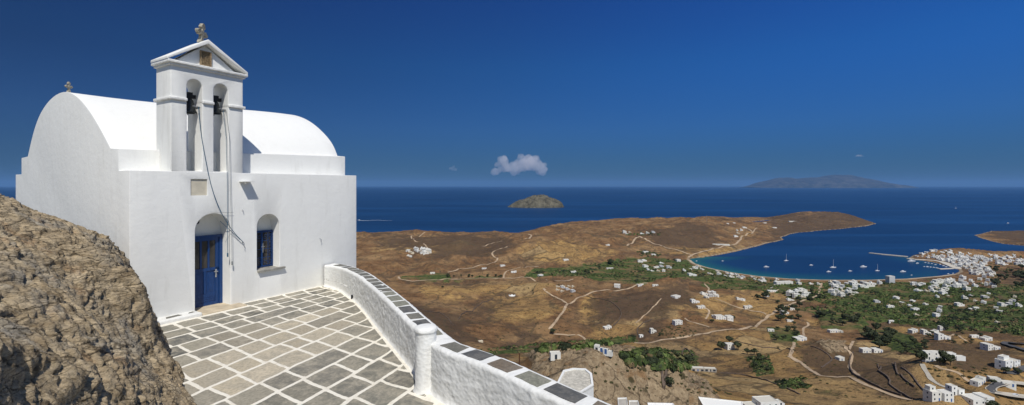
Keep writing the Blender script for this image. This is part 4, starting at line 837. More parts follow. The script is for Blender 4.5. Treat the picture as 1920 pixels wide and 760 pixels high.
for pts, w_, mt in [
    ([(1521, 560), (1505, 564), (1489, 568), (1470, 576), (1453, 585), (1439, 594), (1424, 606), (1403, 614), (1370, 618), (1337, 622), (1295, 630), (1258, 636), (1226, 642), (1189, 643)], 4.6, 'dirt'),
    ([(1521, 560), (1535, 552), (1537, 542), (1541, 531)], 4.5, 'dirt'),
    ([(840, 511), (860, 505), (890, 501), (913, 497), (930, 490), (932, 484), (923, 477), (927, 471), (940, 466), (951, 463)], 5, 'dirt'),
    ([(747, 519), (756, 525), (800, 525.5), (860, 524), (944, 522), (965, 522), (1000, 525), (1045, 527), (1075, 524)], 4.5, 'dirt'),
    ([(944, 522), (947, 512), (960, 506), (1010, 500)], 4, 'dirt'), ([(771, 443), (776, 449), (783, 454)], 5, 'dirt'), ([(771, 443), (790, 441), (797, 435)], 4, 'dirt'), ([(794, 457), (799, 462), (803, 467)], 5, 'dirt'),
    ([(905, 462), (922, 457), (941, 452)], 5, 'dirt'), ([(985, 449), (993, 447), (996, 441), (988, 439.5)], 6, 'dirt'),
    ([(1019, 541), (1025, 548), (1036, 555), (1051, 562), (1065, 570), (1080, 561), (1109, 549), (1140, 544), (1180, 541), (1215, 531)], 4, 'dirt'),
    ([(1065, 570), (1057, 583), (1047, 596), (1039, 607), (1030, 618)], 4, 'dirt'), ([(1038, 627), (1065, 629), (1094, 633), (1113, 643)], 3.2, 'dirt'),
    ([(1176, 461), (1188, 453), (1200, 444), (1212, 450), (1225, 457), (1257, 467), (1289, 476), (1300, 479)], 6.5, 'dirt'),
    ([(1291, 484), (1297, 479), (1312, 474), (1331, 469), (1349, 465), (1366, 461), (1381, 457), (1388, 450), (1391, 444), (1400, 440), (1411, 437), (1407, 432), (1398, 428)], 7.5, 'dirt'),
    ([(1411, 437), (1415, 431), (1420, 428)], 5, 'dirt'),
    ([(1318, 531), (1325, 537), (1329, 543), (1320, 550), (1323, 555), (1340, 560), (1356, 566), (1378, 575), (1395, 580), (1412, 584), (1437, 590)], 3.6, 'dirt'),
    ([(1284, 597), (1296, 604), (1318, 610), (1330, 614)], 3, 'dirt'), ([(1316, 577), (1329, 582), (1328, 590), (1323, 599)], 3, 'dirt'),
    ([(1478, 668), (1500, 679), (1512, 689), (1526, 698), (1545, 706), (1570, 708), (1592, 707), (1606, 714), (1625, 723), (1658, 736), (1710, 751)], 3.4, 'dirt'),
    ([(1513, 605), (1516, 610), (1508, 615), (1506, 622), (1508, 631)], 3, 'dirt'), ([(1489, 642), (1486, 655), (1482, 668), (1498, 680)], 3.2, 'dirt'),
    ([(1460, 543), (1452, 548), (1437, 549)], 3, 'dirt'), ([(1441, 544), (1450, 537), (1456, 530)], 3.2, 'croad'),
    ([(1729, 683), (1733, 692), (1739, 701), (1745, 711), (1754, 718), (1765, 724), (1778, 728)], 2.9, 'croad'),
    ([(1754, 686), (1765, 692), (1780, 695), (1794, 699), (1803, 704), (1809, 710), (1820, 718), (1836, 726)], 2.8, 'dirt'),
    ([(1780, 633), (1790, 627), (1800, 632), (1812, 640)], 2.5, 'dirt'), ([(1706, 528), (1712, 535), (1720, 540)], 5, 'dirt'), ([(1600, 640), (1586, 655), (1597, 668), (1593, 690), (1610, 706)], 3, 'dirt'),
    ([(1240, 560), (1200, 600), (1192, 606)], 2, 'dirt')]: road('dirt_road' if mt == 'dirt' else 'concrete_track', pts, w_, M[mt])
hp = [(1990, 752), (1940, 750), (1905, 747), (1878, 742), (1862, 736), (1858, 729), (1866, 724), (1882, 721), (1905, 722), (1930, 726), (1990, 735)]
road('hairpin_verge', hp, 6.4, M['croad'], .45); road('asphalt_road', hp, 4.8, M['asph'], .60)
h2 = [(1990, 668), (1950, 664), (1915, 655), (1893, 649), (1883, 645), (1893, 643), (1915, 646), (1990, 652)]
road('asphalt_road', h2, 6.2, M['asph'], .6)
road('asphalt_road', [(1880, 699), (1897, 700), (1912, 697), (1930, 691), (1990, 680)], 4.5, M['asph'], .6)
# beach sand strip
bw = [(seaXY(px, py)[0], seaXY(px, py)[1] - 3.5) for px, py in [(1292, 488), (1300, 494), (1315, 499), (1330, 503), (1350, 507.5), (1370, 511), (1420, 518), (1480, 523), (1540, 525), (1620, 525.5), (1700, 523), (1760, 518), (1790, 514)]]
bb = []
for i in range(len(bw) - 1):
    for k in range(12): bb.append((bw[i][0] + (bw[i + 1][0] - bw[i][0]) * k / 12, bw[i][1] + (bw[i + 1][1] - bw[i][1]) * k / 12))
M['sand'] = plain('beach_sand', (.42, .34, .24), .95, nscale=.1, namp=.15)
road('beach', None, 8, M['sand'], .12, bb)
# dry stone walls
def stone_wall(pts, label, h_=1.3):
    P = path3(pts, 4); mb = MB()
    for i in range(len(P) - 1):
        (x0, y0), (x1, y1) = P[i], P[i + 1]; d_ = Vector((x1 - x0, y1 - y0)).normalized(); nx, ny = -d_.y * .5, d_.x * .5; z0, z1 = gz(x0, y0) - .5, gz(x1, y1) - .5; h0 = h_ * (.8 + .4 * random.random())
        vs = [(x0 - nx, y0 - ny, z0), (x1 - nx, y1 - ny, z1), (x1 + nx, y1 + ny, z1), (x0 + nx, y0 + ny, z0)]; vs += [(a, b_, c_ + h0 + .5) for a, b_, c_ in vs]
        mb.add(vs, [(0, 1, 5, 4), (1, 2, 6, 5), (2, 3, 7, 6), (3, 0, 4, 7), (4, 5, 6, 7)])
    tag(mb.build('stone_wall', M['stonew']), label, 'stone wall')
stone_wall([(1646, 684), (1652, 690), (1648, 697), (1660, 705), (1669, 715), (1668, 722), (1680, 731), (1697, 742), (1712, 750)], 'long dark dry stone wall snaking down the golden field right of centre')
stone_wall([(1674, 682), (1680, 692), (1690, 705), (1700, 716), (1715, 727)], 'thinner dark stone wall higher on the slope below the row of linked white houses')
stone_wall([(1600, 662), (1593, 680), (1600, 702), (1620, 713), (1650, 728), (1690, 742)], 'dark stone wall beside the dirt track curling round the brown knoll')
stone_wall([(1196, 628), (1196, 616), (1206, 606), (1222, 600)], 'stone wall around the terraced garden of the tall white cottage')
stone_wall([(1240, 675), (1256, 665), (1280, 660), (1300, 668)], 'curved stone wall above the green vegetable plot in the valley')
stone_wall([(1100, 556), (1150, 570), (1165, 590), (1150, 612)], 'faint stone wall crossing the brown hill left of the creek')
stone_wall([(860, 600), (875, 585), (900, 572), (925, 560)], 'old stone wall curving over the bare field below the round tank')
for pts_, lb_ in [([(1520, 650), (1545, 660), (1560, 675), (1540, 690)], 'low stone wall across the brown knoll below the boulders'), ([(1380, 640), (1420, 650), (1460, 655), (1485, 660)], 'low stone wall running right from the house squeezed between trees'),
    ([(1690, 690), (1710, 705), (1722, 722), (1735, 735)], 'short stone wall left of the concrete track'), ([(1350, 700), (1400, 705), (1440, 715), (1500, 740)], 'low wall descending the golden field right of the unfinished building'),
    ([(1120, 470), (1160, 478), (1190, 476)], 'faint wall on the far slope above the green plain'), ([(700, 560), (760, 572), (830, 590), (850, 610)], 'faint wall on the near brown slope left of the round tank'),
    ([(1330, 470), (1300, 450), (1270, 440), (1240, 425)], 'faint wall climbing the headland hill'), ([(1480, 412), (1520, 418), (1560, 412), (1600, 415)], 'faint wall along the end of the headland')]: stone_wall(pts_, lb_, .9)
# ------------------------------------------------------------------ pier and quay
def strip(name, pts, w_, z1, mat, label, cat):
    P = [Vector(seaXY(*p)) for p in pts]; mb = MB()
    L = []; R = []
    for i, p in enumerate(P):
        d_ = (P[min(i + 1, len(P) - 1)] - P[max(0, i - 1)]).normalized(); n_ = Vector((-d_.y, d_.x)); ww = w_[i] if hasattr(w_, '__len__') else w_
        L.append(p + n_ * ww / 2); R.append(p - n_ * ww / 2)
    for i in range(len(P) - 1):
        q_ = [L[i], L[i + 1], R[i + 1], R[i]]; vs = [(v.x, v.y, -3) for v in q_] + [(v.x, v.y, z1) for v in q_]
        mb.add(vs, [(0, 1, 5, 4), (2, 3, 7, 6), (4, 5, 6, 7)] + ([(3, 0, 4, 7)] if i == 0 else []) + ([(1, 2, 6, 5)] if i == len(P) - 2 else []))
    return tag(mb.build(name, mat), label, cat)
strip('pier', [(1630, 475.2), (1655, 478), (1680, 480.3), (1702, 482.3)], [12, 16, 17, 13], 2.2, M['conc'], 'long grey concrete ferry pier reaching left into the bay', 'pier')
strip('quay', [(1702, 485.5), (1716, 487.2), (1735, 488), (1752, 489.5), (1766, 492), (1778, 496.5), (1790, 501.5), (1797, 505)], [16, 12, 11, 13, 17, 20, 22, 14], 1.6, M['quay'], 'broad curving pale quay of the harbour below the white village', 'quay')
strip('marina_jetty', [(1760, 505), (1775, 504.6), (1792, 503.5)], 9, 1.2, M['quay'], 'short pale jetty closing the small boat harbour', 'jetty')
# ------------------------------------------------------------------ houses
WALLM = {'w': 'house', 'c': 'cream', 'g': 'grey_house', 'k': 'conc'}
def house(px, py, wpx, blocks, rz, label, group=None, wall='w', D=None, parts=True, stor=1, cat='house', name='house', wm=None, zoff=0, hs=1.0):
    """blocks: (x0,x1,y0,y1,h) in fractions of the width; origin at the middle of the front foot"""
    if D is None: g_ = ground(px, py)
    else: x_ = (px - CX) / F * D; g_ = Vector((x_, D, gz(x_, D)))
    Wd = (wm or wpx * g_.y / F); r = empty(name, (g_.x, g_.y, g_.z + zoff), rz); tag(r, label, cat, group)
    mats = [M[WALLM[wall]], M['house_roof'], M['hole'], M['bluedoor']]
    wl = MB(); rfm = MB(); wins = []; doors = []
    for bi, (x0, x1, y0, y1, h_) in enumerate(blocks):
        x0, x1, y0, y1 = (v * Wd for v in (x0, x1, y0, y1)); h_ = h_ * 3.1 * hs
        wl.box(x0, x1, y0, y1, -3.5 * hs * hs, h_); rim = .22 * min(1, (x1 - x0) / 5); t_ = .3
        for a, b_, c_, d_ in ((x0, x1, y0, y0 + rim), (x0, x1, y1 - rim, y1), (x0, x0 + rim, y0 + rim, y1 - rim), (x1 - rim, x1, y0 + rim, y1 - rim)): wl.box(a, b_, c_, d_, h_ + .002, h_ + t_)
        rfm.box(x0 + rim + .01, x1 - rim - .01, y0 + rim + .01, y1 - rim - .01, h_ + .003, h_ + .06)
        n_ = max(1, int((x1 - x0) / 3.6)); ns = max(1, int(round(h_ / 3.1)))
        for s_ in range(ns):
            for k in range(n_):
                xc = x0 + (k + .5) * (x1 - x0) / n_ + random.uniform(-.2, .2)
                if s_ == 0 and (k == n_ // 2): doors.append((xc, y0, s_ * 3.1, 0))
                else: wins.append((xc, y0, s_ * 3.1 + 1.0, 0))
            m_ = max(1, int((y1 - y0) / 4.5))
            for k in range(m_):
                yc = y0 + (k + .5) * (y1 - y0) / m_
                wins.append((x1, yc, s_ * 3.1 + 1.0, 1)); wins.append((x0, yc, s_ * 3.1 + 1.0, -1))
    wl.build('walls', mats[0], r)
    rfm.build('roof', mats[1], r)
    if parts:
        for (x, y, z, sd) in wins[:14]:
            w_ = MB()
            if wall == 'k': w_.box(-1.25, 1.25, -.06, .04, -.7, 1.1)
            elif sd == 0: w_.box(-.5, .5, -.03, .04, 0, 1.25)
            else: w_.box(-.03, .03, -.45, .45, 0, 1.2)
            w_.build('window', mats[2], r, (x, y, z))
        for (x, y, z, sd) in doors[:3]: w_ = MB(); w_.box(-.55, .55, -.03, .04, 0, 2.2); w_.build('door', mats[3] if random.random() < .6 else mats[2], r, (x, y, z))
    return r
B1_ = [(-.5, .5, 0, .7, 1)]; B2_ = [(-.5, .12, 0, .6, 1), (.121, .5, .1, .7, 1.25)]; B3_ = [(-.5, 0, .1, .6, 1.9), (.001, .5, 0, .55, 1)]
BR = [(-.5, -.25, 0, .25, 1.8), (-.249, .02, .06, .3, 1), (.021, .28, .02, .26, 1.1), (.281, .5, .05, .25, .8)]; BL = [(-.5, .5, 0, .3, 1)]; BT = [(-.5, .5, 0, .8, 2)]
for a in [
    (811, 514, 9, B1_, .2, 'tiny white house at the end of the flat dark green field'), (963, 512, 10, B2_, -.1, 'white house standing alone where the two valley roads meet'),
    (943, 500, 9, B1_, .3, 'small house among dark shrubs at the foot of the winding road'), (908, 505, 9, BL, 0, 'low flat white shed beside the winding dirt road in the valley'),
    (1076, 512, 10, B2_, .1, 'white house at the left edge of the green plain'), (1015, 518, 9, B1_, .5, 'small white house left of the dark hedge by the valley road'),
    (1062, 489, 10, B1_, .2, 'white house alone on the tan slope above the green plain'), (1140, 461, 8, B2_, .2, 'pair of small white rooms high on the brown hillside behind the plain'),
    (1157, 540, 11, BT, -.3, 'two storey bluish white house on the track over the bare mound'), (1229, 537, 11, BL, .1, 'long low white house at the top edge of the bare rounded mound'),
    (1202, 537, 12, B2_, .2, 'white house pair left of the low house on the mound'), (1271, 560, 15, [(-.5, .5, 0, .7, 1.4)], .5, 'plain white cube of a house on the brown slope above the vineyard'),
    (1305, 569, 15, B3_, .1, 'white house with a raised room on the brown slope right of the plain cube'), (1316, 579, 14, B2_, 0, 'white house at the top of the short curved drive'),
    (1359, 600, 34, [(-.5, -.05, 0, .3, 2), (-.049, .15, .1, .4, 1), (.151, .5, 0, .3, 1.6), (-.45, -.1, .301, .6, 1.1)], .1, 'large white villa complex of several blocks above the main dirt road'),
    (1390, 564, 17, BR, .1, 'white house on the tan field behind the villa complex'), (1404, 579, 14, B2_, -.1, 'white house beside the narrow track, right of the villa complex'),
    (1300, 518, 15, B3_, .2, 'wide white house group at the right end of the green plain'), (1273, 491, 8, BT, .2, 'two storey white house near the left end of the beach'),
    (1232, 503, 10, B2_, .2, 'white house in the middle of the green plain'), (1144, 505, 13, BL, .1, 'long white house among gardens at the left of the green plain'),
    (1472, 534, 35, [(-.5, -.26, 0, .25, 2), (-.259, 0, .03, .25, 2), (.001, .25, 0, .25, 2), (.251, .5, .02, .25, 2)], .15, 'long bright white hotel behind the beach'),
    (1432, 529, 12, B2_, .1, 'white house left of the long beach hotel'), (1449, 548, 17, BL, 0, 'long low white house in the trees below the beach hotel'), (1438, 557, 9, B1_, 0, 'white cube house half hidden by dark round trees in the tan field'),
    (1352, 460, 30, [(-.5, -.2, 0, .2, 1), (-.19, .12, .01, .2, 1), (.13, .5, 0, .2, 1)], -.25, 'modern row of pale blocks cut into the headland above the bay'),
    (1435, 419, 7, B2_, .2, 'white house on the far side of the blue inlet on the headland'), (1453, 428, 9, B2_, .1, 'small white house on the headland right of the inlet'),
    (1364, 420, 6, B1_, .1, 'tiny white house on the headland left of the inlet'), (1377, 419, 6, B1_, .3, 'tiny white house nearest the left tip of the inlet'), (1487, 416, 14, BL, 0, 'pale low building in a bright quarry patch on the headland'),
    (1212, 474, 10, B1_, .1, 'small white house beside dark trees below the headland road'), (1226, 479, 8, B1_, .1, 'tiny white house at the foot of the headland hill'),
    (1141, 618, 15, B2_, .3, 'white house alone on the golden slope above the creek'), (1226, 625, 12, [(-.5, 0, 0, .5, 2), (.001, .5, .1, .5, 1)], .2, 'tall narrow white cottage in the terraced garden'),
    (1203, 633, 7, B1_, .2, 'small square white hut left of the terraced garden'), (1273, 609, 16, [(-.5, .5, 0, .6, 1.7)], .3, 'bare white box of a house above the terraced garden'),
    (1130, 663, 34, BR, -.55, 'stepped row of white rooms on top of the rocky spur', None, 'w', None, True, 1, 'house', 'house', None, 0, .5), (1042, 674, 19, [(-.5, .5, 0, .6, 2)], .1, 'two storey white house with four dark windows at the left of the rocky spur', None, 'w', None, True, 1, 'house', 'house', None, 0, .42),
    (1371, 656, 14, BT, .1, 'white two storey house squeezed between dark trees on the golden field'), (1446, 622, 11, BL, -.1, 'small pale shed on the field below the main road'),
    (1505, 640, 22, B2_, .15, 'white house at the bend of the track on the dry knoll'), (1474, 590, 14, B3_, .3, 'white house surrounded by dark trees right of the main road'), (1486, 582, 9, B1_, .1, 'small white house at the upper edge of the dark trees by the road'),
    (1482, 604, 12, BL, .1, 'low white house below the dark trees by the main road'), (1567, 624, 22, [(-.5, .4, 0, .35, 1), (.401, .6, -.1, .2, .8)], .1, 'long white farmhouse with a small wing left of the big trees'),
    (1626, 662, 18, [(-.5, .5, 0, .5, 1.4)], .12, 'left of the twin white houses on the edge of the golden field'), (1647, 662, 18, [(-.5, .2, 0, .5, 1.4), (.201, .6, .05, .5, .9)], .12, 'right of the twin white houses on the edge of the golden field'),
    (1579, 677, 13, B1_, .3, 'small white hut beside the boulders on the brown knoll'), (1717, 624, 15, B2_, .2, 'leftmost white house of the hill hamlet'),
    (1740, 628, 15, B3_, .1, 'second white house from the left in the hill hamlet'), (1757, 626, 13, B2_, .2, 'white house in the middle of the hill hamlet'), (1771, 619, 19, BR, .1, 'topmost white house of the hill hamlet'),
    (1772, 637, 20, B3_, -.1, 'lowest white house of the hill hamlet, bushes in front'), (1829, 634, 15, BL, .1, 'low white building on the saddle right of the hill hamlet'), (1855, 640, 18, B2_, .1, 'white house pair on the slope left of the upper road bend'),
    (1866, 657, 26, B3_, .2, 'large white house with terraces just below the upper road bend'), (1759, 596, 9, BT, .1, 'small white two storey house alone in the orchards'), (1672, 605, 9, BL, 0, 'white box shed at the edge of the tan field by the orchards'),
    (1831, 580, 11, BL, .1, 'low white farmhouse in the orchards at the right'), (1885, 575, 14, B3_, .2, 'white house with tower room in the orchards at the far right'), (1719, 583, 12, B2_, 0, 'white house in the middle of the orchards'),
    (1671, 577, 13, BL, .1, 'white house at the left side of the orchards'), (1842, 722, 34, [(-.5, .15, 0, .35, 1), (.151, .5, .02, .35, 1.3)], .45, 'white house with a wide flat roof left of the hairpin bend'),
    (1882, 724, 36, [(-.5, -.05, .1, .4, 1.4), (-.049, .5, 0, .3, .9)], -.35, 'sprawling white house above the hairpin bend'), (1898, 690, 44, [(-.5, .05, 0, .35, 2), (.051, .5, -.05, .3, 1.6), (-.4, 0, .1, .3, 2.8)], .35, 'pale two storey villa with dark garden at the right edge'),
    (1757, 753, 20, [(-.5, .5, 0, .9, 2), (-.4, .2, .3, .8, 2.9)], .1, 'left one of the white houses at the bottom right, its side in shade'), (1780, 754, 20, [(-.5, .5, 0, .9, 1.8)], .12, 'middle one of the white houses at the bottom right, stair beside it'),
    (1798, 742, 24, [(-.5, 0, .1, .6, 1.9), (.001, .5, 0, .4, 1.2)], .1, 'white house with outside stairs behind the big white block'), (1846, 768, 46, [(-.5, .1, 0, .55, 2.1), (.101, .5, .04, .55, 2.3)], .08, 'biggest white block with blank walls next to the hairpin bend')]:
    house(*a)
for i, (px, py, f_) in enumerate([(1748, 672, 2), (1762, 675, 2), (1777, 677, 2), (1791, 679, 2)]): pass
house(1773, 676, 68, [(-.5, -.31, 0, .13, 2), (-.309, -.12, .02, .15, 2), (-.119, .08, .0, .13, 2), (.081, .28, .02, .15, 1.8), (.281, .5, 0, .12, 1.1)], -.12, 'long row of linked white houses behind dark cypress trees, shaded fronts')
house(1320, 697, 46, [(-.5, .02, 0, .2, .95), (.03, .5, .02, .2, .85)], -.08, 'long unfinished grey concrete building with dark openings in the golden field', wall='k', name='unfinished_building', cat='building')
house(1673, 531, 13, [(-.5, .5, 0, .6, 5)], .2, 'tallest grey apartment block at the beach', wall='g', name='apartment_block', cat='building')
house(1440, 0, 74, [(-.5, -.2, .1, .35, 1.2), (-.199, .3, 0, .35, 2.1), (.301, .5, .05, .3, 1.5)], .12, 'large white house with roof terraces at the bottom edge of the view', D=262, zoff=5)
# small clusters, individually built
def simple_house_mesh(seed, wall='house'):
    r_ = random.Random(seed); mb = MB(); w_ = r_.uniform(6, 11); d_ = r_.uniform(5, 8); h_ = r_.choice([3, 3.2, 3.4, 6, 6.2])
    mb.box(-w_ / 2, w_ / 2, 0, d_, -3, h_, 0, 1)
    for a, b_, c_, e_ in ((-w_ / 2, w_ / 2, 0, .25), (-w_ / 2, w_ / 2, d_ - .25, d_)): mb.box(a, b_, c_, e_, h_ + .002, h_ + .4)
    if r_.random() < .6: mb.box(w_ / 2 + .002, w_ / 2 + r_.uniform(3, 5), .5, d_ - 1, -3, h_ * .62, 0, 1)
    if r_.random() < .4: mb.box(-w_ * .3, 0, d_ * .4, d_ * .9, h_ + .01, h_ + 2.4, 0, 1)
    for s_ in range(int(h_ // 3)):
        for k in (-.3, 0, .3):
            if r_.random() < .8: mb.box(w_ * k - .65, w_ * k + .65, -.06, .05, s_ * 3 + (.1 if k == 0 and s_ == 0 else .8), s_ * 3 + 2.3, 2)
        mb.box(-w_ / 2 - .05, -w_ / 2 + .05, d_ * .4, d_ * .4 + 1.1, s_ * 3 + 1, s_ * 3 + 2.2, 2)
    return mb.mesh('house', [M[wall], M['house_roof'], M['hole']])
SH = [simple_house_mesh(i, 'cream' if i == 7 else 'grey_house' if i == 5 else 'house') for i in range(9)]
placed = []
def scatter(poly, n_, label, group, mind=7.5, sc_=(.75, 1.15), rzs=(-.2, .7), meshes=SH, seed=1, name='house', cat='house', bias=None):
    r_ = random.Random(seed); P = np.array(poly, float); x0, y0 = P.min(0); x1, y1 = P.max(0); k = 0; tries = 0
    while k < n_ and tries < n_ * 60:
        tries += 1; px, py = r_.uniform(x0, x1), r_.uniform(y0, y1)
        if poly_sd(poly, np.array([px]), np.array([py]))[0] < 0: continue
        g_ = ground(px, py)
        if g_.z < .6: continue
        if any((g_.x - a) ** 2 + (g_.y - b_) ** 2 < mind * mind for a, b_ in placed): continue
        placed.append((g_.x, g_.y)); o = link(name, r_.choice(meshes), None, (g_.x, g_.y, g_.z), r_.uniform(*rzs)); s_ = r_.uniform(*sc_); o.scale = (s_, s_, s_ * r_.uniform(.85, 1.1)); tag(o, label, cat, group); k += 1
    return k
scatter([(1712, 481), (1730, 475), (1752, 470.5), (1775, 470), (1800, 474), (1830, 478), (1850, 481), (1858, 492), (1850, 500), (1868, 512), (1860, 524), (1832, 518), (1805, 508), (1790, 497), (1770, 490), (1745, 485), (1722, 484)], 148, 'small white cubic house packed into the dense harbour village', 'houses of the harbour village', 7.6, (.8, 1.15), seed=3)
scatter([(1850, 478), (1930, 478), (1930, 498), (1890, 500), (1870, 497), (1855, 488)], 34, 'white house on the low ridge behind the harbour village', 'houses on the ridge behind the village', 9, (.8, 1.15), seed=4)
scatter([(1700, 533), (1740, 530), (1800, 524), (1870, 526), (1900, 540), (1850, 541), (1800, 548), (1760, 556), (1730, 552)], 40, 'white house among trees below the harbour village', 'houses below the harbour village', 9, (.8, 1.3), seed=5)
scatter([(1560, 529), (1600, 529), (1660, 530), (1655, 538), (1610, 545), (1600, 556), (1565, 558), (1550, 545)], 32, 'white house in the cluster by the middle of the beach', 'houses by the middle of the beach', 8, (.9, 1.35), seed=6)
scatter([(1300, 497), (1340, 508), (1400, 518), (1480, 527), (1550, 529), (1545, 535), (1470, 534), (1400, 526), (1340, 518), (1305, 508)], 30, 'small pale house along the beach road', 'houses along the beach road', 9, (.6, .95), seed=7)
scatter([(1470, 548), (1520, 545), (1522, 560), (1478, 565)], 13, 'white house at the crossroads behind the beach', 'houses at the crossroads', 9, (.9, 1.2), seed=8)
scatter([(1190, 485), (1300, 492), (1310, 510), (1220, 512), (1180, 500)], 14, 'small white house scattered in the green plain', 'houses in the green plain', 12, (.7, 1.1), seed=9)
scatter([(1640, 565), (1700, 545), (1920, 545), (1920, 615), (1760, 600), (1640, 590)], 28, 'small white farmhouse dotted among the orchards', 'farmhouses among the orchards', 22, (.6, .95), seed=10)
scatter([(734, 470), (760, 473), (780, 466), (806, 466), (812, 478), (775, 482), (735, 478)], 15, 'white house of the hamlet on the brown plain at the left', 'houses of the hamlet on the left', 12, (1.0, 1.5), seed=11)
scatter([(1322, 548), (1350, 552), (1345, 562), (1318, 560)], 6, 'white house along the narrow lane at the foot of the mound', 'houses along the narrow lane', 8, (.8, 1.1), seed=12)
scatter([(1031, 537), (1086, 535), (1080, 550), (1040, 548)], 9, 'low pale stone cottage of the ruined hamlet in the hills', 'cottages of the ruined hamlet', 8, (.5, .8), meshes=[SH[7], SH[5]], seed=13)
scatter([(1170, 436), (1230, 437), (1225, 441), (1175, 441)], 6, 'tiny pale house in the treed line on the far brown hills', 'houses in the treed line', 18, (1.0, 1.3), seed=14)
scatter([(1382, 432), (1396, 428), (1386, 444), (1376, 446)], 5, 'white house above the headland road', 'houses above the headland road', 16, (.9, 1.3), seed=15)
scatter([(1690, 735), (1720, 742), (1718, 760), (1690, 760)], 0, 'x', 'x')
# the houses farthest off, past the three hundred that show largest, as one mass
far_ = [o for o in COL.objects if o.get('group') in ('houses of the harbour village', 'houses on the ridge behind the village')]; far_.sort(key=lambda o: o.location.y); far_ = far_[30:]
FV = []; FF = []; FM = []; nb_ = 0
for o in far_:
    m4 = Matrix.Translation(o.location) @ o.rotation_euler.to_matrix().to_4x4() @ Matrix.Diagonal((*o.scale, 1)); FV += [tuple(m4 @ v.co) for v in o.data.vertices]
    for p_ in o.data.polygons: FF.append([nb_ + i for i in p_.vertices]); FM.append(p_.material_index if o.data != SH[5] else (3 if p_.material_index == 0 else p_.material_index))
    nb_ += len(o.data.vertices)
for o in far_: bpy.data.objects.remove(o)
fm_ = bpy.data.meshes.new('far_houses'); fm_.from_pydata(FV, [], FF); [fm_.materials.append(q) for q in (M['house'], M['house_roof'], M['hole'], M['grey_house'])]; fm_.polygons.foreach_set('material_index', FM); fm_.update()
tag(link('distant_village_houses', fm_), kind='stuff')
# round tank
g_ = ground(960, 554); mb = MB(); mb.lathe([(6.5, -1), (6.5, 1.2), (5.8, 1.25), (5.8, .5), (2.2, .45), (2.0, 1.4), (.1, 1.5)], seg=28); tag(mb.build('round_tank', M['house'], None, g_), 'round white water tank lying open on the golden field at left', 'tank')
g_ = ground(901, 641); mb = MB(); mb.box(-3, 3, -2, 2, -1, 1.6); tag(mb.build('stone_trough', M['cream'], None, g_, .4), 'pale stone trough on the brown slope just beyond the parapet', 'trough')
# rooftops just below the parapet
def roof_poly(name, pts, z, label, mat, h_=4, rimw=.35, floor=None):
    r = empty(name, (0, 0, 0)); tag(r, label, 'building'); P = []
    for px, py in pts: D = (H - z) * F / (py - HY); P.append(((px - CX) / F * D, D))
    c0 = (sum(p[0] for p in P) / len(P), sum(p[1] for p in P) / len(P)); mb = MB(); mb.prism(P, z - h_, z - .35, axis='z'); mb.build('walls', mat, r)
    k_ = lambda p, w_: (p[0] + (c0[0] - p[0]) * w_ / max(.1, math.hypot(c0[0] - p[0], c0[1] - p[1])), p[1] + (c0[1] - p[1]) * w_ / max(.1, math.hypot(c0[0] - p[0], c0[1] - p[1])))
    I = [k_(p, rimw * 1.4) for p in P]; n = len(P); rm = MB()
    for i in range(n):
        j = (i + 1) % n; a, b_, c_, d_ = P[i], P[j], I[j], I[i]; vs = [(q_[0], q_[1], z - .6) for q_ in (a, b_, c_, d_)] + [(q_[0], q_[1], z) for q_ in (a, b_, c_, d_)]
        rm.add(vs, [(0, 1, 5, 4), (2, 3, 7, 6), (4, 5, 6, 7)])
    rm.build('roof_rim', M['wash_rough'], r)
    fl = MB(); fl.prism(I, z - .36, z - .33, axis='z'); fl.build('roof_floor', floor or mat, r); return r
ch_ = roof_poly('ruined_chapel', [(1056, 694), (1075, 690), (1098, 691), (1110, 700), (1113, 722), (1078, 742), (1042, 722)], 174, 'worn whitewashed flat roof with a broken rim on the slope just beyond the parapet', M['wash_rough'], 4.5, .6, plain('worn_plaster', (.50, .47, .40), .9, nscale=1.2, namp=.3))
mb = MB(); mb.box(-2.2, 2.2, -1.5, 1.5, -4, 0); mb.build('annex', M['wash_rough'], ch_, ((1105 - CX) / F * 122, 122 - 10.5, 171.2), .3)
mb = MB(); mb.box(-.08, .08, -.08, .08, 0, 2.2); mb.build('post', M['wood'], ch_, ((1067 - CX) / F * 118, 118 - 2, 172.5))
roof_poly('small_terrace', [(1158, 746), (1175, 745.5), (1178, 764), (1160, 764)], 162, 'left one of two small grey terraces with white edges below the parapet', M['wash'], 3, .22, M['conc'])
roof_poly('small_terrace', [(1179, 751), (1196, 751), (1201, 768), (1181, 768)], 160, 'right one of two small grey terraces with white edges below the parapet', M['wash'], 3, .22, M['conc'])
roof_poly('flat_roof', [(1214, 755), (1262, 756), (1275, 775), (1218, 775)], 152, 'strip of white flat roof at the bottom edge right of the small terraces', M['wash'], 3, .2)
roof_poly('long_roof', [(1309, 744), (1345, 748), (1392, 753), (1396, 775), (1325, 772)], 122, 'long white flat roof divided by low ridges at the bottom edge', M['wash'], 5, .3)
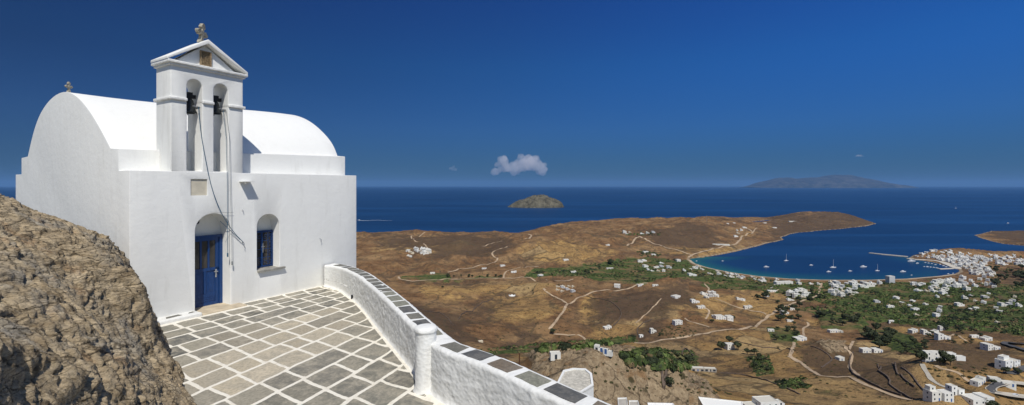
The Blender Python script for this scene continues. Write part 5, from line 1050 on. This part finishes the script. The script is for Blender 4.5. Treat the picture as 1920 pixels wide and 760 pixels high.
# ------------------------------------------------------------------ trees
def m_leaf(name, a, b_):
    m, nt, bb_ = newmat(name, .75, .15); oi = N(nt, 'ShaderNodeObjectInfo'); tc = coords(nt); n1 = noise(nt, tc, .35, 4, .6); g = N(nt, 'ShaderNodeNewGeometry')
    c = mixc(nt, g.outputs['Random Per Island'], a, b_); c = mixc(nt, ramp(nt, n1, [(.4, 0), (.65, .6)]), c, [x * 1.25 for x in b_]); nt.links.new(c, bb_.inputs['Base Color']); return m
M['leaf'] = m_leaf('olive_leaves', (.026, .034, .017), (.062, .072, .034)); M['leafg'] = m_leaf('orchard_leaves', (.038, .052, .020), (.095, .120, .042)); M['bush'] = m_leaf('dry_bush', (.045, .05, .02), (.09, .085, .035)); M['bark'] = plain('bark', (.10, .075, .05), .9)
def leaf_cloud(r_, n_, R, zc, lobes=5, size=.5, squash=.75):
    L = [(0, 0, zc, R * .75)] + [(math.cos(a) * R * .5, math.sin(a) * R * .5, zc + r_.uniform(-.25, .3) * R, R * r_.uniform(.38, .58)) for a in [r_.uniform(0, 6.28) for _ in range(lobes)]]
    V = []; Fc = []
    for _ in range(n_):
        x, y, z, rr = r_.choice(L); d_ = Vector((r_.gauss(0, 1), r_.gauss(0, 1), r_.gauss(0, 1))).normalized(); q_ = rr * r_.uniform(.72, 1.06)
        p = Vector((x + d_.x * q_, y + d_.y * q_, z + d_.z * q_ * squash)); u = Vector((r_.gauss(0, 1), r_.gauss(0, 1), r_.gauss(0, 1))).normalized(); v = (u.cross(d_) if r_.random() < .6 else u.cross(Vector((0, 0, 1)))).normalized(); s_ = size * r_.uniform(.6, 1.4); b = len(V)
        u = v.cross(d_).normalized() * .8 + d_ * r_.uniform(-.5, .5)
        V += [p - u * s_ - v * s_ * .5, p + v * s_ * .8 - u * s_ * .2, p + u * s_ + v * s_ * .3, p - v * s_ * .7 + u * s_ * .4]; Fc.append((b, b + 1, b + 2, b + 3))
    return V, Fc
TREES = []
for i in range(5):
    r_ = random.Random(50 + i); V, Fc = leaf_cloud(r_, 420, 2.6, 3.1, 6, .42, .72 if i != 4 else 1.0); cme = bpy.data.meshes.new('crown'); cme.from_pydata([tuple(v) for v in V], [], Fc); cme.materials.append(M['leaf'])
    mb = MB(); mb.tube([(0, 0, -.8), (.05, .05, .8), (.1, -.05, 1.9), (.0, .1, 3.2)], .2, 7, 0, True, [.32, .24, .18, .08])
    for k in range(4): a = k * 1.6 + i; mb.tube([(.05, 0, 1.3), (math.cos(a) * .9, math.sin(a) * .9, 2.4), (math.cos(a) * 1.7, math.sin(a) * 1.7, 3.2)], .08, 5, 0, True, [.12, .08, .03])
    TREES.append((cme, mb.mesh('trunk', M['bark'])))
V, Fc = leaf_cloud(random.Random(70), 260, 1.6, .6, 5, .33, .6); bme = bpy.data.meshes.new('bush'); bme.from_pydata([tuple(v) for v in V], [], Fc); bme.materials.append(M['bush'])
def tree(px, py, rpx, label, group, stretch=1.0, k=None):
    g_ = ground(px, py); s_ = rpx * g_.y / F / 2.9; cm, tm = TREES[random.randrange(5) if k is None else k]
    r = empty('tree', g_, random.uniform(0, 6)); r.scale = (s_, s_, s_ * stretch); tag(r, label, 'tree', group); link('trunk', tm, r); link('crown', cm, r)
for px, py, r_, lb, st in [(1368, 645, 9, 'round dark tree behind the white house squeezed between trees', 1), (1352, 657, 9, 'broad dark tree left of the white house squeezed between trees', 1), (1384, 657, 10, 'biggest dark tree right of the white house squeezed between trees', 1),
    (1401, 665, 7, 'left one of two small round trees right of the house squeezed between trees', 1), (1414, 665, 7, 'right one of two small round trees right of the house squeezed between trees', 1), (1255, 724, 10, 'spreading grey green tree on the pale terrace by the rocky spur', 1), (1036, 627, 6, 'dark tree at the corner of the track in the creek valley', 1),
    (1290, 679, 8, 'dark round tree beside the green vegetable plot', 1), (1236, 675, 9, 'dark tree at the left end of the bushy gully', 1), (1728, 682, 11, 'dark tree at the left end of the long linked row', 1.2), (1772, 686, 12, 'tallest dark tree in front of the linked row', 1.5), (1782, 686, 9, 'second dark tree in front of the linked row', 1.4),
    (1763, 685, 8, 'small dark tree left of the tall one at the linked row', 1.2), (1854, 768, 15, 'low dark tree at the bottom edge beside the biggest white block', .8), (1373, 602, 6, 'dark tree beside the villa complex', 1), (1436, 561, 9, 'large round dark tree in the tan field behind the beach', 1),
    (1421, 562, 6, 'round tree left of the large one in the tan field', 1), (1458, 569, 5, 'smallest round tree in the tan field behind the beach', .8), (1335, 606, 5, 'tree left below the villa complex', 1), (1886, 701, 8, 'dark garden tree in front of the right edge villa', 1), (1908, 702, 8, 'dark garden tree at the right corner of the right edge villa', 1),
    (1238, 630, 4, 'small tree beside the tall narrow cottage', 1), (1230, 560, 0.01, None, 1), (1142, 466, 0.01, None, 1), (1145, 496, 7, 'dark wide tree on the tan slope at the edge of the green plain', .9), (1836, 716, 6, 'small dark tree by the white house left of the hairpin', 1), (1862, 722, 7, 'dark tree between the houses above the hairpin', 1), (830, 540, 3, 'lone small dark tree on the flat golden field at left', .8)]:
    if lb: tree(px, py, r_, lb, None, st)
def tscatter(poly, n_, rp_, label, group, seed, st=1.0):
    r_ = random.Random(seed); P = np.array(poly, float); x0, y0 = P.min(0); x1, y1 = P.max(0); k = 0
    for _ in range(n_ * 30):
        if k >= n_: break
        px, py = r_.uniform(x0, x1), r_.uniform(y0, y1)
        if poly_sd(poly, np.array([px]), np.array([py]))[0] < 0: continue
        tree(px, py, r_.uniform(*rp_), label, group, st * r_.uniform(.85, 1.15)); k += 1
tscatter([(1622, 622), (1650, 615), (1672, 628), (1676, 648), (1640, 655), (1620, 640)], 22, (6, 10), 'dark tree of the thick grove above the golden field', 'trees of the thick grove', 1)
tscatter([(1660, 640), (1740, 640), (1740, 668), (1660, 664)], 20, (3.5, 6), 'bushy tree on the slope right of the thick grove', 'trees right of the thick grove', 2)
tscatter([(1172, 668), (1230, 660), (1300, 668), (1308, 690), (1245, 695), (1180, 684)], 26, (3.5, 7), 'bushy tree in the green gully behind the rocky spur', 'trees of the green gully', 3, .8)
tscatter([(1404, 674), (1436, 668), (1445, 698), (1415, 700)], 14, (3, 6), 'low dark tree in the gully in the golden field', 'trees of the golden field gully', 4, .8)
tscatter([(1455, 578), (1500, 575), (1500, 612), (1460, 605)], 18, (4, 7), 'dark tree around the houses right of the main road', 'trees right of the main road', 5)
tscatter([(1440, 612), (1500, 618), (1500, 645), (1455, 640)], 14, (3, 6), 'dark tree by the bend of the track on the knoll', 'trees by the knoll', 6)
tscatter([(1530, 590), (1610, 592), (1625, 612), (1540, 614)], 18, (4, 8), 'tree in the dark orchard left of the thick grove', 'trees of the dark orchard', 7)
tscatter([(1470, 552), (1525, 548), (1600, 545), (1600, 560), (1500, 566)], 20, (3, 5), 'tree among the houses at the crossroads', 'trees at the crossroads', 8)
tscatter([(1740, 620), (1800, 615), (1880, 632), (1880, 648), (1790, 645), (1740, 640)], 20, (3, 5.5), 'low tree around the hill hamlet', 'trees around the hill hamlet', 9, .8)
tscatter([(1850, 500), (1960, 505), (1960, 545), (1860, 540)], 30, (3.5, 7), 'dark tree of the wood right of the harbour village', 'trees of the wood by the village', 10)
tscatter([(830, 518.5), (940, 519), (940, 521), (830, 520.5)], 16, (2, 3.2), 'small dark tree of the line beside the flat road', 'trees lining the flat road', 11, 1.2)
def bscatter(poly, n_, sc_, label, group, seed):
    r_ = random.Random(seed); P = np.array(poly, float); x0, y0 = P.min(0); x1, y1 = P.max(0); k = 0
    for _ in range(n_ * 30):
        if k >= n_: break
        px, py = r_.uniform(x0, x1), r_.uniform(y0, y1)
        if poly_sd(poly, np.array([px]), np.array([py]))[0] < 0: continue
        g_ = ground(px, py); s_ = r_.uniform(*sc_) * g_.y / F / 1.6; o = link('bush', bme, None, g_, r_.uniform(0, 6)); o.scale = (s_, s_, s_ * r_.uniform(.7, 1.1)); tag(o, label, 'bush', group); k += 1
bscatter([(1180, 690), (1250, 695), (1340, 720), (1380, 745), (1260, 735), (1200, 730)], 22, (1.6, 3.6), 'dry green bush at the foot of the rocky spur', 'bushes at the foot of the rocky spur', 21)
bscatter([(1400, 640), (1720, 690), (1720, 750), (1400, 735)], 46, (1.2, 3), 'low bush dotted over the golden slopes', 'bushes on the golden slopes', 22)
bscatter([(1740, 690), (1850, 690), (1860, 715), (1800, 720), (1750, 705)], 24, (2, 4), 'scrubby bush on the brown bank between the two tracks', 'bushes between the two tracks', 23)
bscatter([(1060, 700), (1180, 665), (1240, 690), (1210, 745), (1120, 740)], 20, (1.5, 4), 'dry bush in a crack of the rocky spur', 'bushes on the rocky spur', 24)
bscatter([(780, 530), (1050, 530), (1200, 545), (1200, 640), (900, 645)], 36, (1, 2.2), 'small dark bush on the brown hills beyond the parapet', 'bushes on the brown hills', 25)
bscatter([(1242, 616), (1262, 612), (1305, 620), (1300, 631), (1262, 636), (1240, 632)], 60, (1.6, 2.4), 'small round shrub in the rows of the terraced garden', 'shrubs of the terraced garden', 26)
bscatter([(1250, 722), (1300, 735), (1370, 748), (1370, 735), (1290, 722)], 18, (1.6, 3.2), 'small dark shrub on the pale terrace below the golden field', 'shrubs on the pale terrace', 27)
# orchard and hedges: uncountable foliage
TONES = [(.048, .068, .024), (.088, .118, .036), (.028, .037, .019), (.12, .115, .05), (.15, .11, .058), (.062, .088, .028)]
def tone(x, y, r_):
    v = float(noise3(np.array([x / 30.]), np.array([y / 7.]), 3.3)[0]) + r_.normal(0, .12); i = 2 if v < -.2 else 0 if v < -.05 else 5 if v < .1 else 1 if v < .3 else 3
    if r_.uniform() < .08: i = 4
    return np.array(TONES[i]) * r_.uniform(.8, 1.25)
M['clump'], _nt, _b = newmat('mixed_foliage', .8, .1); _a = N(_nt, 'ShaderNodeAttribute', attribute_name='tone').outputs['Color']; _g = N(_nt, 'ShaderNodeNewGeometry').outputs['Random Per Island']
_nt.links.new(mixc(_nt, 1, _a, ramp(_nt, _g, [(0, .6), (1, 1.5)]), 'MULTIPLY'), _b.inputs['Base Color'])
def stuff_mesh(name, polys, dens, rr, mat, seed, thr=-.1, hscale=.7):
    r_ = np.random.RandomState(seed); Vs = []; Fs = []; Cs = []; b = 0
    for poly in polys:
        P = np.array(poly, float); x0, y0 = P.min(0); x1, y1 = P.max(0); n_ = int((x1 - x0) * (y1 - y0) * dens); px = r_.uniform(x0, x1, n_); py = r_.uniform(y0, y1, n_)
        ok = poly_sd(poly, px, py * 1.0) > -1.5
        nz = fbm(px / 26, py / 8, float(seed), 3); ok &= nz > thr + r_.normal(0, .04, n_)
        for x, y in zip(px[ok], py[ok]):
            g_ = ground(x, y)
            if g_.z < 1.6: continue
            R = r_.uniform(*rr); m_ = 16
            d_ = r_.normal(size=(m_, 3)); d_ /= np.linalg.norm(d_, axis=1)[:, None]; d_[:, 2] = np.abs(d_[:, 2]); c_ = np.array([g_.x, g_.y, g_.z]) + d_ * R * [1, 1, hscale] * r_.uniform(.75, 1.05, (m_, 1))
            t1 = np.cross(d_, r_.normal(size=(m_, 3))); t1 /= np.linalg.norm(t1, axis=1)[:, None]; t2 = np.cross(d_, t1); s_ = R * r_.uniform(.35, .6, (m_, 1))
            q_ = np.stack([c_ - t1 * s_, c_ + t2 * s_, c_ + t1 * s_, c_ - t2 * s_], 1).reshape(-1, 3); Cs.append(np.tile(tone(x, y, r_), (m_ * 4, 1))); Vs.append(q_); Fs.append(np.arange(m_ * 4).reshape(-1, 4) + b); b += m_ * 4
    me = npmesh(name, np.concatenate(Vs), np.concatenate(Fs), M['clump'], False, {'tone': np.concatenate(Cs)}); return tag(link(name, me), kind='stuff')
stuff_mesh('orchard_canopy', [GREEN[1], GREEN[0]], .17, (1.4, 3.2), M['leafg'], 3, .02)
stuff_mesh('dark_hedges', [GREEN[1], GREEN[0]], .07, (1.8, 3.6), M['leaf'], 8, .12)
stuff_mesh('beach_tamarisks', [[(1296, 494), (1330, 503), (1420, 519), (1540, 526.5), (1700, 525.5), (1790, 516), (1800, 520), (1700, 530), (1540, 531), (1420, 524), (1330, 509), (1300, 500)]], .3, (1.5, 2.8), M['leaf'], 4)
stuff_mesh('creek_reeds', [GREEN[4], GREEN[5], GREEN[6], GREEN[7]], .22, (.9, 2.4), M['leafg'], 5, -.02, hscale=.6)
stuff_mesh('village_trees', [[(1715, 484), (1760, 473), (1860, 480), (1925, 482), (1925, 500), (1870, 530), (1800, 510), (1770, 494)], [(1700, 533), (1800, 526), (1870, 526), (1900, 545), (1760, 558)]], .05, (1.5, 2.8), M['leaf'], 6)
stuff_mesh('hill_trees', [[(1160, 436), (1240, 437), (1235, 442), (1165, 441)], [(1000, 512), (1100, 507), (1180, 500), (1060, 520)], [(1195, 470), (1240, 476), (1235, 482), (1195, 478)]], .14, (2.2, 4.5), M['leaf'], 7)
# ------------------------------------------------------------------ boats
def boat(px, py, wpx, kind, label, rz=0.0, group=None, mastpx=0, name=None):
    X, D = seaXY(px, py); Ln = wpx * D / F; r = empty(name or {'sail': 'sailing_boat', 'motor': 'motor_boat', 'small': 'small_boat'}[kind], (X, D, 0), rz); tag(r, label, 'boat', group)
    b = Ln * .14; hh = max(.7, Ln * .09); mb = MB(); n_ = 12; ring = lambda w_, z, sx: [(Ln * .5 * sx * (-1 + 2 * i / n_), w_ * math.sin(math.pi * min(1, .12 + .88 * (1 - i / n_))) ** .6 * (1 if i < n_ else 0), z + hh * .35 * (i / n_) ** 2) for i in range(n_ + 1)]
    for w0_, z0_, s0, w1_, z1_, s1, m_ in ((b * .7, -.3, .9, b * .95, hh * .55, .97, 0), (b * .95, hh * .55, .97, b, hh, 1, 0)):
        A = ring(w0_, z0_, s0); B = ring(w1_, z1_, s1); vs = A + B + [(x, -y, z) for x, y, z in A] + [(x, -y, z) for x, y, z in B]; k = n_ + 1
        mb.add(vs, [(i, i + 1, k + i + 1, k + i) for i in range(n_)] + [(2 * k + i + 1, 2 * k + i, 3 * k + i, 3 * k + i + 1) for i in range(n_)] + [(0, k, 3 * k, 2 * k)])
    B = ring(b, hh, 1); vs = B + [(x, -y, z) for x, y, z in B]; k = n_ + 1; mb.add(vs, [(i, i + 1, k + i + 1, k + i) for i in range(n_)]); mb.build('hull', M['hull'], r)
    if kind == 'sail':
        c_ = MB(); c_.box(-Ln * .2, Ln * .15, -b * .5, b * .5, hh, hh + Ln * .05); c_.build('cabin', M['hull'], r)
        mh = mastpx * D / F; m_ = MB(); m_.tube([(Ln * .05, 0, hh), (Ln * .05, 0, mh)], max(.12, .28), 6, 0, True, [.3, .2]); m_.tube([(Ln * .05, 0, hh + Ln * .1), (-Ln * .35, 0, hh + Ln * .1)], .28, 6); m_.build('mast', M['hull'], r)
    else:
        c_ = MB(); c_.box(-Ln * .28, Ln * .18, -b * .75, b * .75, hh, hh + Ln * .085); c_.box(-Ln * .2, Ln * .05, -b * .6, b * .6, hh + Ln * .086, hh + Ln * .15); c_.build('cabin', M['hull'], r)
        g = MB(); g.box(-Ln * .26, Ln * .19, -b * .76, b * .76, hh + Ln * .03, hh + Ln * .06); g.build('cabin_windows', M['hullb'], r)
    return r
for a in [(1474, 489.5, 9, 'sail', 'sailing boat anchored furthest left in the bay', .1, None, 13), (1562, 502.5, 13, 'sail', 'largest sailing boat with the tallest mast in the middle of the bay', .1, None, 16), (1645, 508.5, 9, 'sail', 'sailing boat anchored between two motor yachts right of centre', 0, None, 13),
    (1437, 501.5, 11, 'motor', 'white motor yacht anchored below the leftmost sailing boat', 0), (1521, 498, 8, 'motor', 'small motor boat left of the largest sailing boat', .1), (1554, 510.5, 10, 'motor', 'white motor boat nearest the beach below the largest sailing boat', .1), (1594, 509, 8, 'small', 'small boat right of the largest sailing boat', 0),
    (1619, 501.5, 14, 'motor', 'large motor yacht left of the last sailing boat', .1), (1693, 510.5, 13, 'motor', 'big white motor yacht nearest the village', .15), (1355, 490, 5, 'small', 'white dinghy at the left end of the bay', 0), (1306, 490, 4, 'small', 'tiny boat moored beside the left end of the beach', 0),
    (1709, 516.5, 4, 'small', 'tiny boat near the shore below the big yacht', 0), (1778, 514, 5, 'small', 'small boat moored off the village beach', .2), (1787, 513, 4, 'small', 'smaller boat moored right of the other off the village beach', .2), (1709, 491, 16, 'motor', 'large white vessel moored at the end of the quay', .05), (1720, 494.5, 8, 'motor', 'small cruiser just below the large vessel at the quay', .3),
    (1792, 391, 4, 'sail', 'distant sailing boat out on the open sea', 0, None, 5), (1890, 419, 5, 'small', 'distant speed boat off the right headland', 0), (673, 413.5, 6, 'motor', 'distant white boat with a long wake beside the chapel corner', math.pi)]: boat(*a)
for i, (px, py) in enumerate([(1735, 493), (1741, 494), (1747, 495), (1754, 497), (1733, 500.5), (1739, 501), (1745, 501.5), (1751, 502), (1757, 503), (1769, 499), (1763, 496.5), (1774, 501)]): boat(px, py, random.uniform(4, 7), 'motor', 'small white boat moored side by side in the little marina', random.uniform(-.2, .3), 'boats moored in the little marina')
mb = MB()
P = [seaXY(676 + 60 * k / 30, 413.5 + .4 * math.sin(k * .3)) for k in range(31)]
for i in range(30):
    w_ = 4.5 * (1 - i / 30) + 1.5; a, b_ = P[i], P[i + 1]; mb.add([(a[0], a[1] - w_, .06), (b_[0], b_[1] - w_, .06), (b_[0], b_[1] + w_, .06), (a[0], a[1] + w_, .06)], [(0, 1, 2, 3)])
tag(mb.build('boat_wake', M['wakem']), kind='stuff')
# ------------------------------------------------------------------ poles, antenna, post, car
def pole(px, py, h_, r_, label, name='utility_pole', cat='pole', D=None, arm=True, mat='wood'):
    if D: x_ = (px - CX) / F * D; g_ = Vector((x_, D, gz(x_, D)))
    else: g_ = ground(px, py)
    r = empty(name, g_); tag(r, label, cat); mb = MB(); mb.tube([(0, 0, -1), (0, 0, h_)], r_, 7, 0, True, [r_, r_ * .7]); mb.build('shaft', M[mat], r)
    if arm: mb = MB(); mb.box(-.9, .9, -.08, .08, h_ - .7, h_ - .5); mb.build('crossarm', M[mat], r)
pole(1807, 709, 8, .16, 'wooden utility pole beside the dirt track on the bank'); pole(1849, 770, 9, .16, 'dark utility pole in front of the biggest white block'); pole(1273, 600, 8, .16, 'utility pole behind the bare white box house'); pole(1304, 641, 8, .16, 'utility pole beside the main road in the valley')
pole(1034, 668, 8, .16, 'utility pole left of the house with four dark windows'); pole(1325, 416, 34, .5, 'thin radio mast on the crest of the far brown hill', 'radio_mast', 'mast', None, False, 'metal')
mb = MB(); mb.tube([(0, 0, -1), (0, 0, 1.55)], .075, 8); mb.tube([(0, 0, 1.3), (-.25, 0, 1.9)], .02, 5); tag(mb.build('rusty_post', plain('rust', (.10, .045, .025), .9), None, (( 974 - CX) / F * 60, 60, H - 337 * 60 / F), 0), 'rusty iron post standing just beyond the parapet', 'post')
gp = ground(1904, 744); car = empty('parked_car', gp + Vector((0, 0, .75)), .25); tag(car, 'small silver car on the asphalt of the hairpin bend', 'car')
M['carp'] = plain('car_paint', (.6, .62, .64), .3, .5)
mb = MB(); mb.prism([(-2.1, .3), (2.1, .3), (2.15, .75), (1.3, .95), (.75, 1.42), (-1.2, 1.45), (-1.9, .98), (-2.15, .85)], -.85, .85); mb.build('body', M['carp'], car)
mb = MB(); mb.prism([(-1.65, .98), (1.15, .97), (.68, 1.36), (-1.15, 1.38)], -.86, .86); mb.build('windows', M['hole'], car)
for x in (-1.3, 1.3):
    for y in (-.78, .78): mb = MB(); mb.tube([(x, y - .1, .32), (x, y + .1, .32)], .33, 14); mb.build('wheel', M['black'], car)
# ------------------------------------------------------------------ clouds
def cloud(name, px, py, wpx, hpx, D, seed, puffs, label, dens):
    """a heap of billows with flat base, far out over the sea"""
    r_ = random.Random(seed); X = (px - CX) / F * D; s_ = D / F; bm = bmesh.new()
    for (ux, uz, ur) in puffs:
        for k in range(14):
            a = Vector((r_.gauss(0, 1), r_.gauss(0, 1), r_.gauss(0, 1))).normalized() * ur * r_.uniform(.3, .9); rr = ur * r_.uniform(.28, .6)
            bmesh.ops.create_icosphere(bm, subdivisions=2, radius=rr * hpx * s_, matrix=Matrix.Translation(Vector(((ux + a.x) * hpx * s_, a.y * hpx * s_, max(uz + a.z * .9, rr * .4) * hpx * s_))))
    me = bpy.data.meshes.new(name); bm.to_mesh(me); bm.free()
    m = bpy.data.materials.new(name + '_vapour'); m.use_nodes = True; nt = m.node_tree; nt.nodes.clear(); o_ = N(nt, 'ShaderNodeOutputMaterial'); v = N(nt, 'ShaderNodeVolumePrincipled'); v.inputs['Density'].default_value = dens; v.inputs['Color'].default_value = (1, .97, .97, 1); v.inputs['Anisotropy'].default_value = .0
    nt.links.new(v.outputs[0], o_.inputs['Volume']); me.materials.append(m)
    o = link(name, me, None, (X, D, H + (HY - py) * s_)); rm = o.modifiers.new('r', 'REMESH'); rm.mode = 'VOXEL'; rm.voxel_size = hpx * s_ / 34
    tx = bpy.data.textures.new('billow', 'CLOUDS'); tx.noise_scale = hpx * s_ * .16; dm = o.modifiers.new('d', 'DISPLACE'); dm.texture = tx; dm.strength = hpx * s_ * .10; dm.texture_coords = 'LOCAL'
    dg = bpy.context.evaluated_depsgraph_get(); me2 = bpy.data.meshes.new_from_object(o.evaluated_get(dg)); o.modifiers.clear(); o.data = me2
    return tag(o, label, 'cloud')
if CLOUDS:
    CD = 90000
    cloud('cloud', 973, 327, 110, 36, CD, 2, [(-1.2, .25, .3), (-.9, .55, .38), (-.75, .8, .25), (-.45, .4, .38), (-.1, .3, .35), (.2, .55, .42), (.1, .95, .2), (.5, .6, .45), (.85, .5, .42), (1.15, .3, .38), (.9, .8, .2)], 'larger pinkish white heap cloud over the horizon above the small island', CLD)
    cloud('cloud', 850, 321, 16, 11, CD, 5, [(-.3, .4, .4), (.25, .3, .35), (0, .7, .3)], 'small faint cloud left of the heap cloud', CLD * .6)
    cloud('cloud', 1611, 295, 18, 6, CD, 6, [(-.9, .3, .3), (-.2, .5, .45), (.5, .4, .4), (1.1, .3, .25)], 'tiny white cloud above the distant island at right', CLD * 2)
